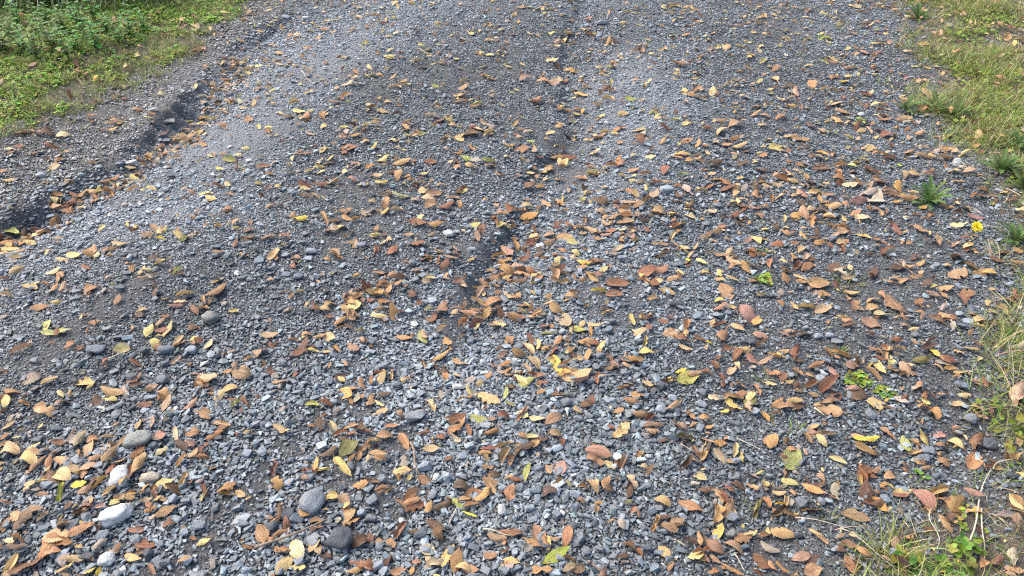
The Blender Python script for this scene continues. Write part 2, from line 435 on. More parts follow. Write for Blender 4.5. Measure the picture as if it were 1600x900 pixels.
# ---- leaves seen in the photograph: per 400x225 tile, "x,y,length,angle,colour" in quarter pixels ----
LEAF_TILES = {
(0,450): "1160,50,130,15,y;1030,85,90,40,t;1130,100,90,-5,t;1100,133,110,-5,r;1225,155,90,-55,r;1280,100,70,-80,t;1355,40,160,40,o;1467,160,75,0,Y;890,155,80,20,t;260,140,120,15,o;370,103,80,10,t;45,65,100,10,t;305,250,70,70,g;310,300,110,0,g;405,278,110,10,g;545,190,70,0,o;740,90,70,60,o;440,375,90,35,o;140,400,150,25,t;840,260,40,80,o;940,285,90,60,y;1065,270,130,65,t;1125,340,80,60,t;1220,330,60,20,y;965,370,70,-60,y;770,395,120,-5,y;665,480,70,-80,r;1010,230,80,40,o;1205,265,90,60,r;1105,465,100,20,o;1310,370,80,50,t;1405,420,60,0,o;1570,455,100,20,t;865,575,80,55,o;850,625,100,20,b;955,630,80,15,o;525,610,120,0,t;315,590,130,15,y;188,610,60,40,y;75,665,110,-10,o;440,675,50,70,o;40,725,90,80,y;30,785,80,40,r;160,735,100,-30,o;280,793,130,-10,t;710,665,150,-5,t;690,720,90,0,y;1055,730,110,55,t;910,750,100,-5,r;1010,690,80,-40,o;955,850,80,80,t;1060,810,120,50,s;860,480,90,-30,r;1310,580,160,-25,t;1230,560,90,-20,o;1260,620,60,-20,t;1440,655,130,15,t;1480,745,80,30,g;1535,715,60,-70,r;1510,550,130,-10,o;1425,535,70,10,o;1200,745,120,20,o;1390,860,120,-20,t;60,870,120,30,t;730,870,60,40,o;875,870,70,60,t;1325,680,70,0,o;560,30,100,60,o;190,10,90,0,t;350,20,90,40,o;400,15,70,50,t;520,548,50,0,y;30,195,60,20,s;45,540,60,30,o;600,235,40,60,o",
(400,450): "275,40,60,0,y;205,35,50,20,t;610,125,120,45,y;360,130,70,-70,r;325,115,40,40,t;430,155,90,-5,t;465,200,100,5,o;535,225,100,30,o;600,190,70,60,o;540,262,80,10,o;780,150,90,20,o;770,195,120,5,y;625,65,90,-5,o;635,20,60,40,r;720,90,60,-20,r;835,20,60,70,o;975,65,90,50,r;1080,152,90,0,e;1160,145,130,60,o;1020,110,60,40,r;905,170,80,10,b;1165,275,100,5,t;1378,240,60,70,y;1380,15,70,0,y;1490,110,140,30,o;1500,240,110,30,t;1420,160,80,0,r;650,295,90,0,e;670,340,50,-60,t;930,328,120,-5,o;1045,330,90,-60,g;1205,355,90,-60,o;1165,445,130,10,O;1280,480,110,-20,t;1215,390,50,-80,o;1060,495,60,-50,o;1255,555,70,-30,t;1175,535,80,0,b;90,305,120,15,t;45,420,100,50,t;80,365,50,-60,r;240,340,80,-10,o;320,310,90,0,o;465,325,90,-25,t;360,370,130,5,b;275,420,130,20,r;445,412,110,10,t;515,395,80,-60,o;610,385,90,-40,o;155,600,110,10,o;460,500,50,60,o;570,495,40,-60,o;540,590,70,-30,t;565,665,110,-40,O;795,575,90,75,t;850,555,80,90,t;730,595,60,20,o;670,620,80,-60,o;655,700,80,5,o;715,720,90,70,o;800,680,90,0,b;780,795,110,20,t;905,805,70,-40,o;1090,755,100,-55,t;350,745,110,-5,g;1455,710,150,-25,t;1390,825,140,-10,G;1285,850,80,80,o;1215,825,80,10,o;1335,660,70,-60,y;1395,605,70,50,y;1555,675,80,70,g;1540,820,100,-5,r;1320,700,70,0,o;1250,885,100,10,o;850,875,100,0,o;590,885,100,10,o;150,885,90,-20,t;345,880,60,-20,o;950,575,40,0,o;1555,500,100,20,o;1560,545,120,0,t;1445,565,80,30,o;1590,340,60,-70,o;1540,425,80,10,r;1300,320,60,20,b;250,555,60,10,r",
(800,450): "540,30,110,5,Y;640,45,110,0,o;960,35,110,-10,t;595,165,90,20,t;370,70,110,5,o;340,92,60,0,t;225,105,80,10,t;75,118,120,15,o;20,75,60,0,o;50,200,110,0,o;130,185,60,0,r;335,215,110,-70,t;205,250,80,0,r;520,243,120,10,t;410,275,120,-5,g;225,300,110,-5,g;750,210,90,-75,t;820,195,60,30,o;940,225,80,-10,r;855,255,50,-60,r;800,295,100,15,t;990,290,110,5,t;1030,325,80,-40,o;1085,245,90,75,o;840,340,50,40,t;880,85,90,20,o;1300,135,100,0,o;1375,130,60,-30,t;1460,185,150,-45,p;1525,220,60,70,o;1330,40,110,-50,o;1295,95,70,0,Y;1560,60,80,0,y;1290,245,100,10,r;1405,265,100,-30,t;1550,315,110,-20,p;1555,365,80,20,o;1225,360,60,0,Y;1315,330,130,70,o;1170,330,90,0,r;1080,392,100,-8,t;360,340,110,30,o;365,405,120,60,y;465,350,110,15,o;525,370,70,-70,o;215,385,80,50,t;105,400,110,-40,t;140,480,110,-50,t;290,500,120,-60,Y;405,555,210,15,t;420,460,90,10,t;360,530,100,-20,t;165,570,100,10,o;95,520,90,-50,t;30,545,80,0,t;90,615,130,10,g;20,580,60,0,o;420,600,130,10,b;520,590,80,-70,r;560,565,50,0,t;840,415,110,-5,Y;770,450,150,5,o;610,465,90,-60,r;640,495,70,-40,o;715,503,80,-20,t;1100,575,160,12,g;1055,530,80,15,Y;1205,550,100,-25,r;1270,510,90,-60,r;1305,590,100,-80,r;1445,400,130,-5,t;1570,460,130,10,t;1500,470,120,-40,p;1400,430,100,60,r;1410,500,60,-60,y;1590,540,60,-40,o;710,635,120,5,o;855,615,110,-5,t;1010,750,120,30,o;500,720,60,-90,r;770,685,70,-30,o;790,725,60,-20,r;605,775,50,40,y;660,783,80,10,o;800,800,150,-5,o;860,830,90,40,r;410,780,70,-50,t;65,800,110,50,o;155,830,110,-15,t;260,840,130,20,o;275,680,80,0,r;1260,700,90,-15,t;1380,740,140,-35,Y;1385,700,120,-5,o;1480,715,100,60,e;1430,680,90,-10,r;1525,650,90,-60,o;1500,785,90,-10,r;1575,820,90,-50,O;1325,790,60,0,Y;1120,815,70,-50,o;1200,830,100,-5,o;880,875,150,5,t;690,890,90,10,y;1020,875,100,-40,b;985,590,40,-80,y",
(1200,450): "300,5,140,0,o;330,55,130,-20,o;155,130,80,-30,t;240,140,130,0,t;345,135,120,25,t;475,205,130,-8,y;640,235,150,-15,o;500,248,90,0,r;570,145,55,0,t;528,125,60,-80,o;655,95,110,0,o;640,130,70,-30,e;775,110,140,-50,o;840,190,90,-10,t;710,172,110,0,y;935,165,90,-15,o;1050,215,130,-15,o;940,100,60,20,o;1020,55,110,-20,o;1095,65,90,-30,t;1195,90,110,-50,r;1100,10,120,-10,o;1130,203,70,0,r;1240,50,90,0,o;900,280,70,10,t;845,250,90,-20,o;1310,225,110,10,t;1390,230,80,30,b;95,305,80,-20,o;200,310,130,10,b;140,40,40,-20,t;480,40,70,-80,t;365,415,90,-40,o;450,430,150,-10,o;790,340,100,0,r;910,355,60,-20,o;650,400,70,20,o;735,390,90,0,r;820,395,90,-20,t;740,425,70,80,t;810,435,70,5,t;715,455,120,-10,r;690,505,140,-55,t;770,520,90,-20,o;650,560,160,-35,o;885,500,80,0,t;850,535,70,0,o;950,460,120,0,e;1000,385,110,20,b;1035,420,90,-60,Y;1120,465,130,-10,r;1050,520,110,-35,t;1130,520,90,0,o;1180,415,90,-40,t;1260,390,110,-10,t;1320,460,50,40,y;295,510,110,15,o;260,565,80,5,o;180,540,90,-40,o;520,500,100,0,o;60,445,120,-15,o;35,550,90,-10,o;160,430,90,70,r;95,410,70,0,t;130,600,60,20,t;185,660,70,-10,o;395,545,110,-45,p;370,620,150,30,r;275,680,80,0,O;370,725,110,10,o;380,785,180,-20,t;545,690,150,-10,b;530,660,120,-5,p;665,730,130,5,t;165,735,140,-5,b;160,725,110,-5,t;50,800,80,0,o;20,835,90,-60,e;840,695,60,30,r;980,735,80,-60,y;1025,800,120,-50,o;1170,740,100,10,t;1020,690,90,-60,r;1070,680,50,0,o;1170,570,60,0,o;1285,590,70,0,o;1380,620,70,-30,r;1240,830,80,-10,Y;1330,770,100,-10,p;1340,820,80,-20,o;1285,785,60,-30,Y;275,885,90,0,t;1170,890,70,10,o;1490,100,130,-10,o;1450,130,90,0,t;1550,80,110,10,r;1440,520,110,-10,r;1550,690,130,70,t;935,620,50,60,o;620,310,90,10,r",
(0,675): "108,48,70,0,y;60,105,120,0,o;215,110,120,30,y;70,145,150,-5,t;160,215,160,0,y;245,215,150,45,t;395,185,110,0,t;320,210,100,60,o;395,300,140,-15,y;385,395,140,70,G;195,355,110,50,t;300,290,90,40,r;40,455,90,-10,t;15,255,60,60,y;45,600,110,60,o;165,550,60,60,o;95,680,130,20,y;310,725,200,50,o;410,705,120,-10,r;460,815,160,0,t;180,850,260,30,r;70,840,180,55,t;330,795,150,20,o;400,880,110,20,t;590,75,110,20,o;560,110,110,80,t;690,50,110,15,t;755,80,110,40,o;810,95,70,-40,t;885,90,110,70,p;860,160,150,40,r;880,220,150,60,o;830,270,130,70,r;605,180,110,20,o;570,235,130,5,t;470,245,70,-10,t;500,345,110,25,Y;545,375,140,30,o;585,360,120,60,b;690,380,140,25,t;740,450,130,30,y;820,425,70,0,o;555,480,80,10,p;630,480,80,0,p;540,525,70,80,t;500,605,90,50,y;560,600,120,20,o;275,545,100,40,t;925,375,110,40,o;1030,345,160,25,y;915,435,110,10,t;990,435,60,20,t;950,500,100,10,o;1040,515,160,25,o;960,548,50,0,t;855,630,110,0,p;1060,605,110,15,r;1285,410,110,55,y;1420,400,120,0,O;1355,235,140,30,t;1145,310,120,60,t;1040,135,50,70,o;1210,25,110,0,o;1195,85,110,10,p;1215,150,100,60,t;1295,120,110,35,r;1010,40,90,-70,p;1350,35,130,20,o;1545,15,60,20,t;840,800,130,-20,t;740,750,90,60,r;885,740,60,40,o;1280,705,110,25,y;1165,810,130,20,t;1555,740,100,10,o;570,885,90,30,y;625,885,60,60,Y;1210,680,40,-30,r;375,80,80,0,r;350,150,90,30,r;440,475,90,40,b;1190,330,70,-60,r;130,740,130,0,b",
(400,675): "125,245,110,70,r;145,340,90,-70,o;380,215,90,80,O;425,247,100,0,y;545,230,160,-45,y;600,185,100,50,t;655,345,110,10,O;475,425,150,0,t;560,450,110,-60,o;585,550,140,60,t;600,590,120,20,o;530,30,110,10,r;560,110,160,65,e;810,35,150,10,o;735,85,110,0,o;765,150,120,0,o;780,185,110,5,o;930,75,110,-60,o;915,260,120,5,t;955,300,60,70,y;1050,310,100,-15,o;1095,120,110,0,t;780,380,70,60,o;840,380,90,45,o;970,405,120,35,o;990,490,150,40,r;910,470,100,-40,o;1085,490,100,70,o;900,635,160,55,r;655,710,150,25,b;770,705,70,20,t;850,715,80,-50,o;270,750,180,-70,y;370,710,150,60,t;180,850,160,50,t;265,865,110,0,y;375,580,120,-10,o;380,625,100,15,o;40,655,130,-70,o;95,690,80,30,o;150,745,90,-30,o;150,525,110,80,b;115,565,60,0,o;440,795,80,10,b;620,885,130,25,t;625,825,80,0,p;820,830,120,60,b;890,880,120,10,o;1010,830,90,35,o;1075,830,80,-70,t;1205,790,190,70,t;1250,830,140,75,o;1280,360,130,-10,b;1360,420,150,20,o;1415,425,130,50,O;1275,465,110,-30,g;1335,525,110,-25,G;1345,470,100,0,o;1210,435,90,-30,r;1120,610,150,-30,b;1150,650,100,-60,b;1475,320,150,70,o;1440,240,100,20,o;1475,370,80,-60,t;1430,150,90,10,o;1240,55,90,-40,y;1240,15,100,10,o;1160,50,70,-20,r;1470,20,130,10,o;1050,25,90,10,r;1465,790,100,20,o;1510,670,120,-10,o;1570,640,90,0,o;1580,400,110,70,o;1575,300,70,30,t;1340,870,110,-10,o;1205,190,70,0,r;1580,840,60,-60,o;1550,100,130,20,o;1560,170,140,60,o;1550,755,90,20,b;690,20,90,-10,r;185,10,90,-10,t;975,885,60,70,o",
(800,675): "540,150,170,-15,o;495,185,90,-10,o;610,225,90,-40,y;670,25,100,20,t;870,20,120,10,o;1075,50,140,-5,e;1195,130,190,70,t;1215,65,110,-25,o;1140,130,90,-60,r;1295,80,90,0,O;1295,165,130,-35,y;1375,200,90,-10,o;1075,210,120,40,b;1140,195,90,-20,t;95,265,130,75,g;25,165,150,60,o;60,45,70,-20,o;145,70,120,80,o;85,115,120,10,b;195,60,80,20,r;240,235,60,-10,o;290,330,90,20,o;510,355,130,-65,t;440,358,80,0,o;740,330,110,-55,t;820,240,70,-15,t;320,80,60,80,r;540,462,60,0,o;755,500,60,40,o;785,525,60,-70,o;690,590,100,-30,s;945,450,60,-40,y;720,455,60,10,e;420,450,60,-30,r;1110,485,180,-30,o;1000,590,160,20,o;945,555,100,10,b;1045,600,90,50,b;1410,365,170,-5,o;1210,375,110,-5,b;1330,430,170,-55,r;1345,490,110,70,o;1265,520,150,80,O;1375,530,100,-70,t;1545,275,70,10,y;1590,360,50,0,t;1530,500,140,75,e;1580,450,110,-60,o;1290,640,110,65,Y;1440,680,130,20,o;1480,650,90,15,y;1165,690,100,-80,o;1265,730,170,-40,r;1380,750,180,-30,o;970,770,150,-35,t;1145,785,120,15,y;1215,805,70,-60,o;690,795,110,20,b;170,890,180,5,o;340,665,160,80,o;160,660,150,-70,o;120,720,140,-30,o;215,720,90,-70,o;250,690,90,0,o;265,780,210,20,G;355,815,100,-10,o;360,865,110,25,t;25,640,70,-5,o;20,820,60,40,o;1560,820,150,-40,r;1530,890,80,-30,r;1390,885,70,-30,o;1310,865,80,0,o;990,860,60,60,o;1260,890,80,0,o;10,380,70,75,o;600,370,90,20,b;660,305,50,40,o;785,150,50,40,o;1590,640,50,80,y;730,205,50,0,o;1580,70,60,70,o",
(1200,675): "610,65,170,-8,Y;600,125,170,-20,o;850,95,130,-75,g;760,30,90,-40,o;910,85,90,-30,o;1160,95,160,-35,t;1075,110,130,-20,o;1290,95,130,55,r;1275,190,140,70,o;1180,20,90,-5,b;1065,38,90,-5,p;365,25,110,-5,b;240,45,110,-50,o;20,75,120,70,o;430,190,130,-25,y;145,185,140,50,g;140,135,90,0,o;1475,145,150,75,o;1085,205,110,-20,o;930,200,80,-30,o;845,220,70,-10,o;985,240,90,-5,o;1330,220,90,-45,t;1380,235,100,10,r;600,265,110,20,r;580,310,70,-80,O;665,260,70,20,o;755,305,100,10,o;710,345,70,0,o;595,390,140,85,b;660,390,70,0,o;830,385,130,5,t;825,415,110,-5,r;1050,385,140,20,t;1080,440,100,10,o;960,440,200,-45,p;1165,475,120,60,o;1170,440,90,0,t;1290,520,130,-15,O;1095,590,150,-60,t;1145,575,80,-30,o;270,505,160,-10,o;130,330,120,-20,y;240,325,90,-50,r;330,300,70,-80,t;340,335,50,60,o;35,355,90,0,t;275,385,170,-20,O;110,430,120,80,t;75,465,80,-10,Y;60,500,140,40,b;140,545,120,-15,r;690,460,150,-45,O;540,545,200,-15,o;90,655,180,-5,O;310,665,150,-35,t;500,710,120,-15,o;595,760,150,-30,o;870,670,70,-20,o;800,720,130,-80,o;530,665,90,-20,t;280,810,90,20,b;200,790,150,15,p;80,870,120,-40,o;20,850,80,-40,o;1310,620,150,-50,b;1505,800,130,75,s;1550,450,140,-60,o;1480,530,130,0,s;1540,870,160,-10,o;1330,840,90,60,o;150,395,60,-60,o;420,390,110,-70,s;480,850,40,0,o;740,860,90,-10,b;1100,890,70,0,Y",
(0,225): "65,45,60,0,y;130,25,80,0,r;335,25,90,-10,r;400,65,50,30,y;370,120,90,10,o;575,135,70,0,o;230,70,80,5,r;60,240,80,10,t;25,180,60,0,o;430,245,50,-30,t;350,155,90,0,t;580,295,80,-10,t;670,255,100,10,o;730,225,90,10,o;830,170,60,0,y;370,365,100,-5,o;480,360,90,0,t;430,430,110,20,o;65,560,130,-5,g;155,580,90,5,g;180,615,150,15,o;250,555,110,5,o;70,670,150,15,t;130,690,90,20,t;120,640,110,10,o;200,640,60,0,y;30,705,110,15,t;40,630,80,0,o;110,810,110,30,y;840,295,90,15,t;705,325,40,-50,o;925,340,40,20,y;640,540,60,30,y;760,640,110,0,t;585,680,60,60,o;660,675,50,40,o;465,715,90,-10,t;570,710,90,0,o;685,715,60,10,o;1005,605,80,0,Y;1120,590,80,-20,y;1150,610,70,60,g;1220,570,80,0,b;920,580,60,40,o;980,550,80,-20,o;1035,550,50,40,y;1280,325,80,20,y;1330,355,70,-20,t;1440,325,60,-20,o;1300,270,90,0,o;1370,275,90,0,r;1150,265,40,20,o;1430,110,90,0,g;1510,165,50,10,y;1400,75,60,15,o;1250,440,80,25,r;1330,470,50,0,o;1410,450,80,20,b;1490,505,90,20,o;1480,540,70,0,y;1365,525,70,-10,o;1000,755,110,-10,y;1120,810,80,40,g;1130,820,70,10,o;345,820,130,10,y;380,835,50,-40,o;690,850,70,20,t;1370,690,80,0,o;1480,640,50,60,r;1510,705,40,-50,o;895,850,70,20,o;200,890,120,10,y;920,805,80,5,y;835,787,60,0,o;545,790,50,-30,r;1560,550,90,0,b;1570,600,70,0,b;310,690,60,40,y;790,385,30,0,o;1270,15,50,0,o;1110,100,70,10,t;940,90,70,20,t;1000,35,80,20,r;870,40,50,-30,o",
(400,225): "310,70,110,20,o;430,40,60,20,o;480,100,110,0,y;460,135,90,5,r;740,35,100,5,y;580,30,130,0,r;920,50,60,0,y;555,180,90,-40,y;690,270,50,-70,y;785,258,90,10,Y;810,115,100,0,y;720,160,80,20,o;920,133,130,0,o;990,120,50,40,o;1090,122,90,0,r;1310,100,80,-5,g;1460,115,110,-5,g;1470,150,90,-5,r;1255,80,60,0,O;620,145,60,-40,o;600,240,70,-10,o;495,250,70,30,o;410,190,70,5,y;395,155,80,0,y;210,155,40,30,o;50,150,100,10,o;310,272,110,-5,r;400,268,110,5,r;300,295,80,-5,y;310,345,70,-5,o;370,340,70,-10,t;20,262,60,0,y;135,400,80,10,b;280,490,110,0,Y;225,470,60,60,o;430,480,80,-60,t;495,545,90,30,y;490,500,70,0,o;360,505,60,0,o;570,430,100,0,o;575,480,80,-20,o;630,480,90,5,O;690,445,70,-10,y;765,430,50,0,o;810,435,60,40,Y;880,425,90,0,t;730,375,60,-10,t;810,380,70,60,o;800,330,70,20,o;770,205,80,10,t;860,185,80,0,b;890,210,60,80,o;975,250,90,5,o;1110,320,120,0,o;1080,355,110,0,t;1095,400,100,10,o;1190,405,110,5,r;1240,390,80,5,b;900,345,110,0,g;975,300,70,20,b;1040,305,40,-60,t;1160,275,80,0,o;1270,313,70,0,b;1230,345,90,0,t;1000,505,130,-5,r;1120,525,130,0,o;1035,480,60,30,y;1365,520,90,0,y;1375,490,40,60,y;1565,525,80,-50,y;1545,440,100,0,o;1490,490,90,-60,r;1580,410,60,-50,r;1105,580,60,0,o;955,585,80,0,t;745,590,80,20,y;810,628,90,0,y;800,580,50,40,r;1000,637,120,0,r;860,685,90,50,r;740,685,70,80,r;565,590,60,20,o;595,630,40,30,o;490,700,80,-30,o;110,700,110,55,t;245,730,80,-15,o;85,600,120,10,o;180,600,80,-5,o;190,640,70,30,o;90,870,70,0,t;450,735,70,0,o;780,820,120,15,o;850,825,60,0,o;900,850,130,15,b;890,885,80,0,o;1010,805,80,5,o;1080,740,50,-50,o;1145,760,50,60,o;1240,705,70,-20,r;1140,690,70,-10,O;1070,712,60,0,r;1440,770,130,-25,o;1570,690,120,-50,o;1510,850,120,20,o;1430,880,80,-30,o;1565,850,80,10,y;1080,855,90,5,t;790,885,90,10,r;410,830,50,30,o",
(800,225): "60,45,100,0,o;520,70,90,10,y;350,100,90,0,r;270,105,70,0,o;310,150,60,20,r;235,175,50,70,o;120,195,70,-10,y;295,238,60,-20,o;110,280,90,-5,r;180,285,80,10,o;475,310,60,0,O;445,365,40,70,g;420,225,90,5,o;520,200,140,0,o;500,190,90,30,e;660,125,60,60,o;620,150,100,0,o;760,175,80,20,o;830,200,90,10,o;745,240,50,20,y;800,250,80,10,o;895,255,70,10,r;965,180,60,40,r;1060,75,120,0,Y;1020,90,100,-10,o;1110,120,80,0,o;1160,10,50,60,O;1205,20,60,-20,o;1425,30,110,5,t;1440,135,80,10,b;1555,178,90,-5,b;1390,75,60,-10,o;1340,15,70,-10,o;1255,145,120,5,b;1285,125,60,0,o;1270,235,80,0,O;1340,255,110,-35,o;1345,295,120,-5,r;1410,270,60,-20,t;1420,225,50,0,Y;1520,290,90,0,b;1390,325,50,60,t;1380,375,60,40,y;1440,360,70,-10,t;1430,395,90,-10,o;1490,410,70,-10,o;1515,340,70,70,o;1100,300,90,-40,t;1035,370,60,10,o;1115,390,50,60,b;1110,420,80,-40,b;1250,435,60,40,y;1110,468,80,-15,t;1320,475,60,0,b;1400,460,80,60,r;1450,490,60,20,b;1545,470,80,-60,o;890,330,90,60,t;840,370,100,30,o;790,395,70,20,o;710,410,80,10,o;660,415,80,10,r;560,440,80,-20,o;630,475,100,0,o;720,460,130,0,r;700,503,110,0,o;780,455,60,40,o;870,460,60,0,o;935,455,80,40,o;910,435,90,5,t;1010,450,90,-30,O;820,495,70,40,b;735,310,60,-40,o;455,490,90,80,o;360,530,90,-10,t;215,380,90,-40,o;165,415,80,60,t;105,465,120,10,O;90,410,100,-10,t;290,395,50,70,r;265,360,60,0,o;550,375,110,0,b;730,380,120,5,t;430,550,110,-5,o;500,560,80,-30,o;330,595,120,0,t;250,580,110,0,o;380,630,100,-5,y;460,680,80,-10,o;540,610,90,0,o;590,585,80,0,o;660,665,80,20,t;690,620,50,-60,o;630,560,110,5,o;720,578,90,0,b;760,550,90,0,o;690,550,60,20,y;115,620,80,50,r;45,660,70,10,r;180,670,110,10,t;165,600,80,60,o;240,630,90,5,o;320,680,60,0,o;205,730,80,40,o;280,755,60,-70,y;385,730,60,-10,t;445,755,100,-5,Y;530,745,110,10,b;440,785,80,0,o;250,800,90,10,o;165,845,80,70,o;30,780,110,30,t;60,830,110,0,o;140,880,70,15,O;30,880,60,20,t;490,855,100,-30,O;550,840,80,20,r;335,880,80,20,t;570,795,70,0,y;1000,530,110,0,o;1050,515,80,20,o;1005,590,50,60,t;900,638,80,0,t;1020,635,70,-30,t;1080,670,90,-20,y;935,710,110,15,b;835,810,140,5,r;1025,675,60,-20,r;1245,580,120,5,b;1310,550,60,-50,t;1195,610,90,10,t;1340,610,60,-20,o;1185,750,90,-30,y;1095,740,50,-20,Y;1045,820,60,-60,y;930,800,90,20,o;1000,860,90,0,o;1300,860,90,-50,O;1310,710,110,0,o;1380,750,120,-30,t;1460,790,100,-40,o;1490,690,90,-20,o;1550,710,80,0,o;1520,615,110,-50,t;1570,610,80,0,O;1570,755,90,0,t;1500,870,60,0,o;1210,825,80,0,t;660,880,150,0,r;890,880,70,60,r;820,870,90,-20,o",
(1200,225): "30,30,80,20,y;340,70,90,-10,O;310,95,90,-30,o;195,145,70,-20,o;115,120,70,0,o;330,165,120,0,r;300,150,60,0,o;450,150,100,10,o;460,110,80,0,s;125,198,90,-10,t;85,230,110,-15,r;40,270,90,0,t;150,245,90,0,y;250,250,110,0,b;215,270,60,0,t;600,95,40,30,y;650,35,80,-5,y;665,65,50,0,o;765,90,90,0,b;760,105,80,0,r;885,70,70,20,o;970,95,130,-5,t;1100,95,120,5,t;1230,75,110,15,y;1300,25,90,-60,o;1100,45,130,0,o;1010,210,90,-10,r;840,205,60,-70,t;910,205,110,0,t;665,190,110,-5,o;620,175,100,-10,r;530,190,90,30,t;510,265,110,0,y;570,260,100,0,r;430,240,110,-15,o;700,255,110,5,r;640,280,70,60,p;810,285,70,-70,O;895,322,80,0,t;1035,353,60,30,Y;1160,185,90,0,t;1180,240,100,-5,o;1310,205,70,-10,o;1255,180,100,0,o;1300,350,110,-5,r;1345,295,120,0,o;1185,370,70,0,o;1230,420,80,20,t;1290,470,120,-5,p;1160,480,60,-10,b;1185,515,120,0,y;1230,605,80,-10,p;1240,660,80,20,t;1170,640,60,20,o;1280,685,60,-20,o;1520,370,90,10,r;1395,340,90,0,o;1400,380,50,40,g;1480,695,100,-10,r;1550,675,80,0,O;65,345,70,30,t;205,330,90,-40,o;280,320,80,-5,t;370,328,90,0,o;200,385,100,-5,o;400,400,110,0,O;355,375,60,0,o;225,445,90,-60,o;160,488,80,-10,y;370,475,110,-20,t;380,515,100,-10,o;300,495,50,-20,o;100,570,80,-20,o;35,545,70,-30,b;155,570,60,0,r;210,680,70,30,t;290,605,90,0,b;390,660,80,-30,r;470,630,60,20,o;455,665,70,-60,r;430,575,90,20,t;590,590,130,-25,t;600,480,120,5,y;650,370,150,-5,s;560,370,130,5,p;620,330,120,10,s;690,340,80,-60,s;770,330,110,-5,b;730,430,50,-60,o;860,470,50,0,y;870,360,130,-10,o;770,520,70,60,r;800,560,80,-40,r;880,520,90,-5,o;950,550,110,-30,o;975,480,70,0,r;745,690,100,10,r;720,635,60,-30,o;925,715,70,-10,r;970,740,40,10,y;620,710,70,0,b;880,640,60,10,o;1050,640,60,-70,o;1170,820,200,30,t;1250,770,130,-40,b;1160,730,110,40,b;1380,820,130,0,O;1320,810,110,0,o;810,790,120,10,b;790,850,80,0,o;880,780,80,-10,o;920,835,110,5,t;850,870,80,40,o;740,870,80,-10,o;400,780,100,5,b;390,810,80,0,b;460,785,50,0,o;240,785,100,30,o;170,770,90,60,r;20,760,70,70,o;240,725,60,30,t;110,860,80,-60,o;220,875,110,-5,o;310,885,140,0,O;490,850,100,10,o;650,820,80,60,b;1420,740,110,-20,r;1540,760,110,-20,o;50,640,90,0,r",
(0,0): "600,605,60,15,o;715,560,100,-5,e;500,650,60,10,y;620,640,80,10,y;710,830,90,0,o;150,840,90,20,r;290,845,140,-5,b;400,860,130,-5,t;640,830,50,0,r;575,745,60,0,o;785,625,60,0,r;860,700,60,0,o;720,765,60,10,t;760,775,50,0,y;1030,850,80,10,r;950,830,50,10,g;1180,770,70,0,y;1340,545,60,20,t;1280,655,50,10,o;1410,440,60,20,y;1500,460,60,30,t;1420,515,80,10,o;1400,375,60,0,r;1380,800,90,0,o;1460,655,60,10,r;1560,760,60,0,o;1230,205,40,-40,y;1150,165,50,-60,t;1100,155,50,10,t;1030,250,60,0,o;840,280,80,0,t;760,155,60,0,y;720,155,40,-60,t;660,150,50,0,o;665,195,40,0,o;220,335,60,-30,p;310,345,60,20,t;380,405,60,5,s;490,430,50,-60,r;545,495,40,-60,o;1240,330,60,30,o;950,125,50,0,o;1155,80,50,0,o;1420,115,60,-10,y;1570,95,80,15,o;180,175,60,0,o;30,825,60,0,o;800,460,60,-5,r",
(400,0): "750,110,60,5,o;640,65,60,-5,y;560,370,90,30,y;430,200,80,5,o;260,235,80,0,t;330,200,60,0,t;70,390,70,10,t;150,350,80,0,t;580,540,90,0,t;565,605,80,20,o;720,685,90,-5,o;790,705,90,0,t;735,480,40,-40,y;920,520,60,-10,y;1160,403,50,0,O;1005,575,40,0,o;1400,345,70,-10,o;1280,610,90,-5,t;1380,660,80,0,g;1300,560,80,5,o;1295,510,60,0,t;1470,505,70,0,o;1390,820,120,-30,t;1330,850,120,0,r;1440,790,90,0,t;1270,650,90,0,r;1460,845,80,30,t;1200,765,70,-20,y;1090,740,110,-5,s;940,805,60,-30,o;945,860,50,0,y;750,770,60,10,O;690,785,70,5,y;550,865,70,0,o;535,800,30,30,y;630,860,80,5,o;820,630,30,0,o;490,650,80,10,o;240,660,90,5,t;270,710,80,0,y;200,745,110,10,o;310,745,60,60,o;420,725,60,60,o;80,560,50,0,e;15,565,60,30,o;860,550,80,5,t;600,495,60,0,t;550,495,40,0,r;1460,260,60,0,y;1250,380,40,40,y;1000,185,60,0,y;880,220,50,10,y;830,370,70,-5,y;910,370,60,10,r;980,30,60,0,y;1130,175,60,0,y",
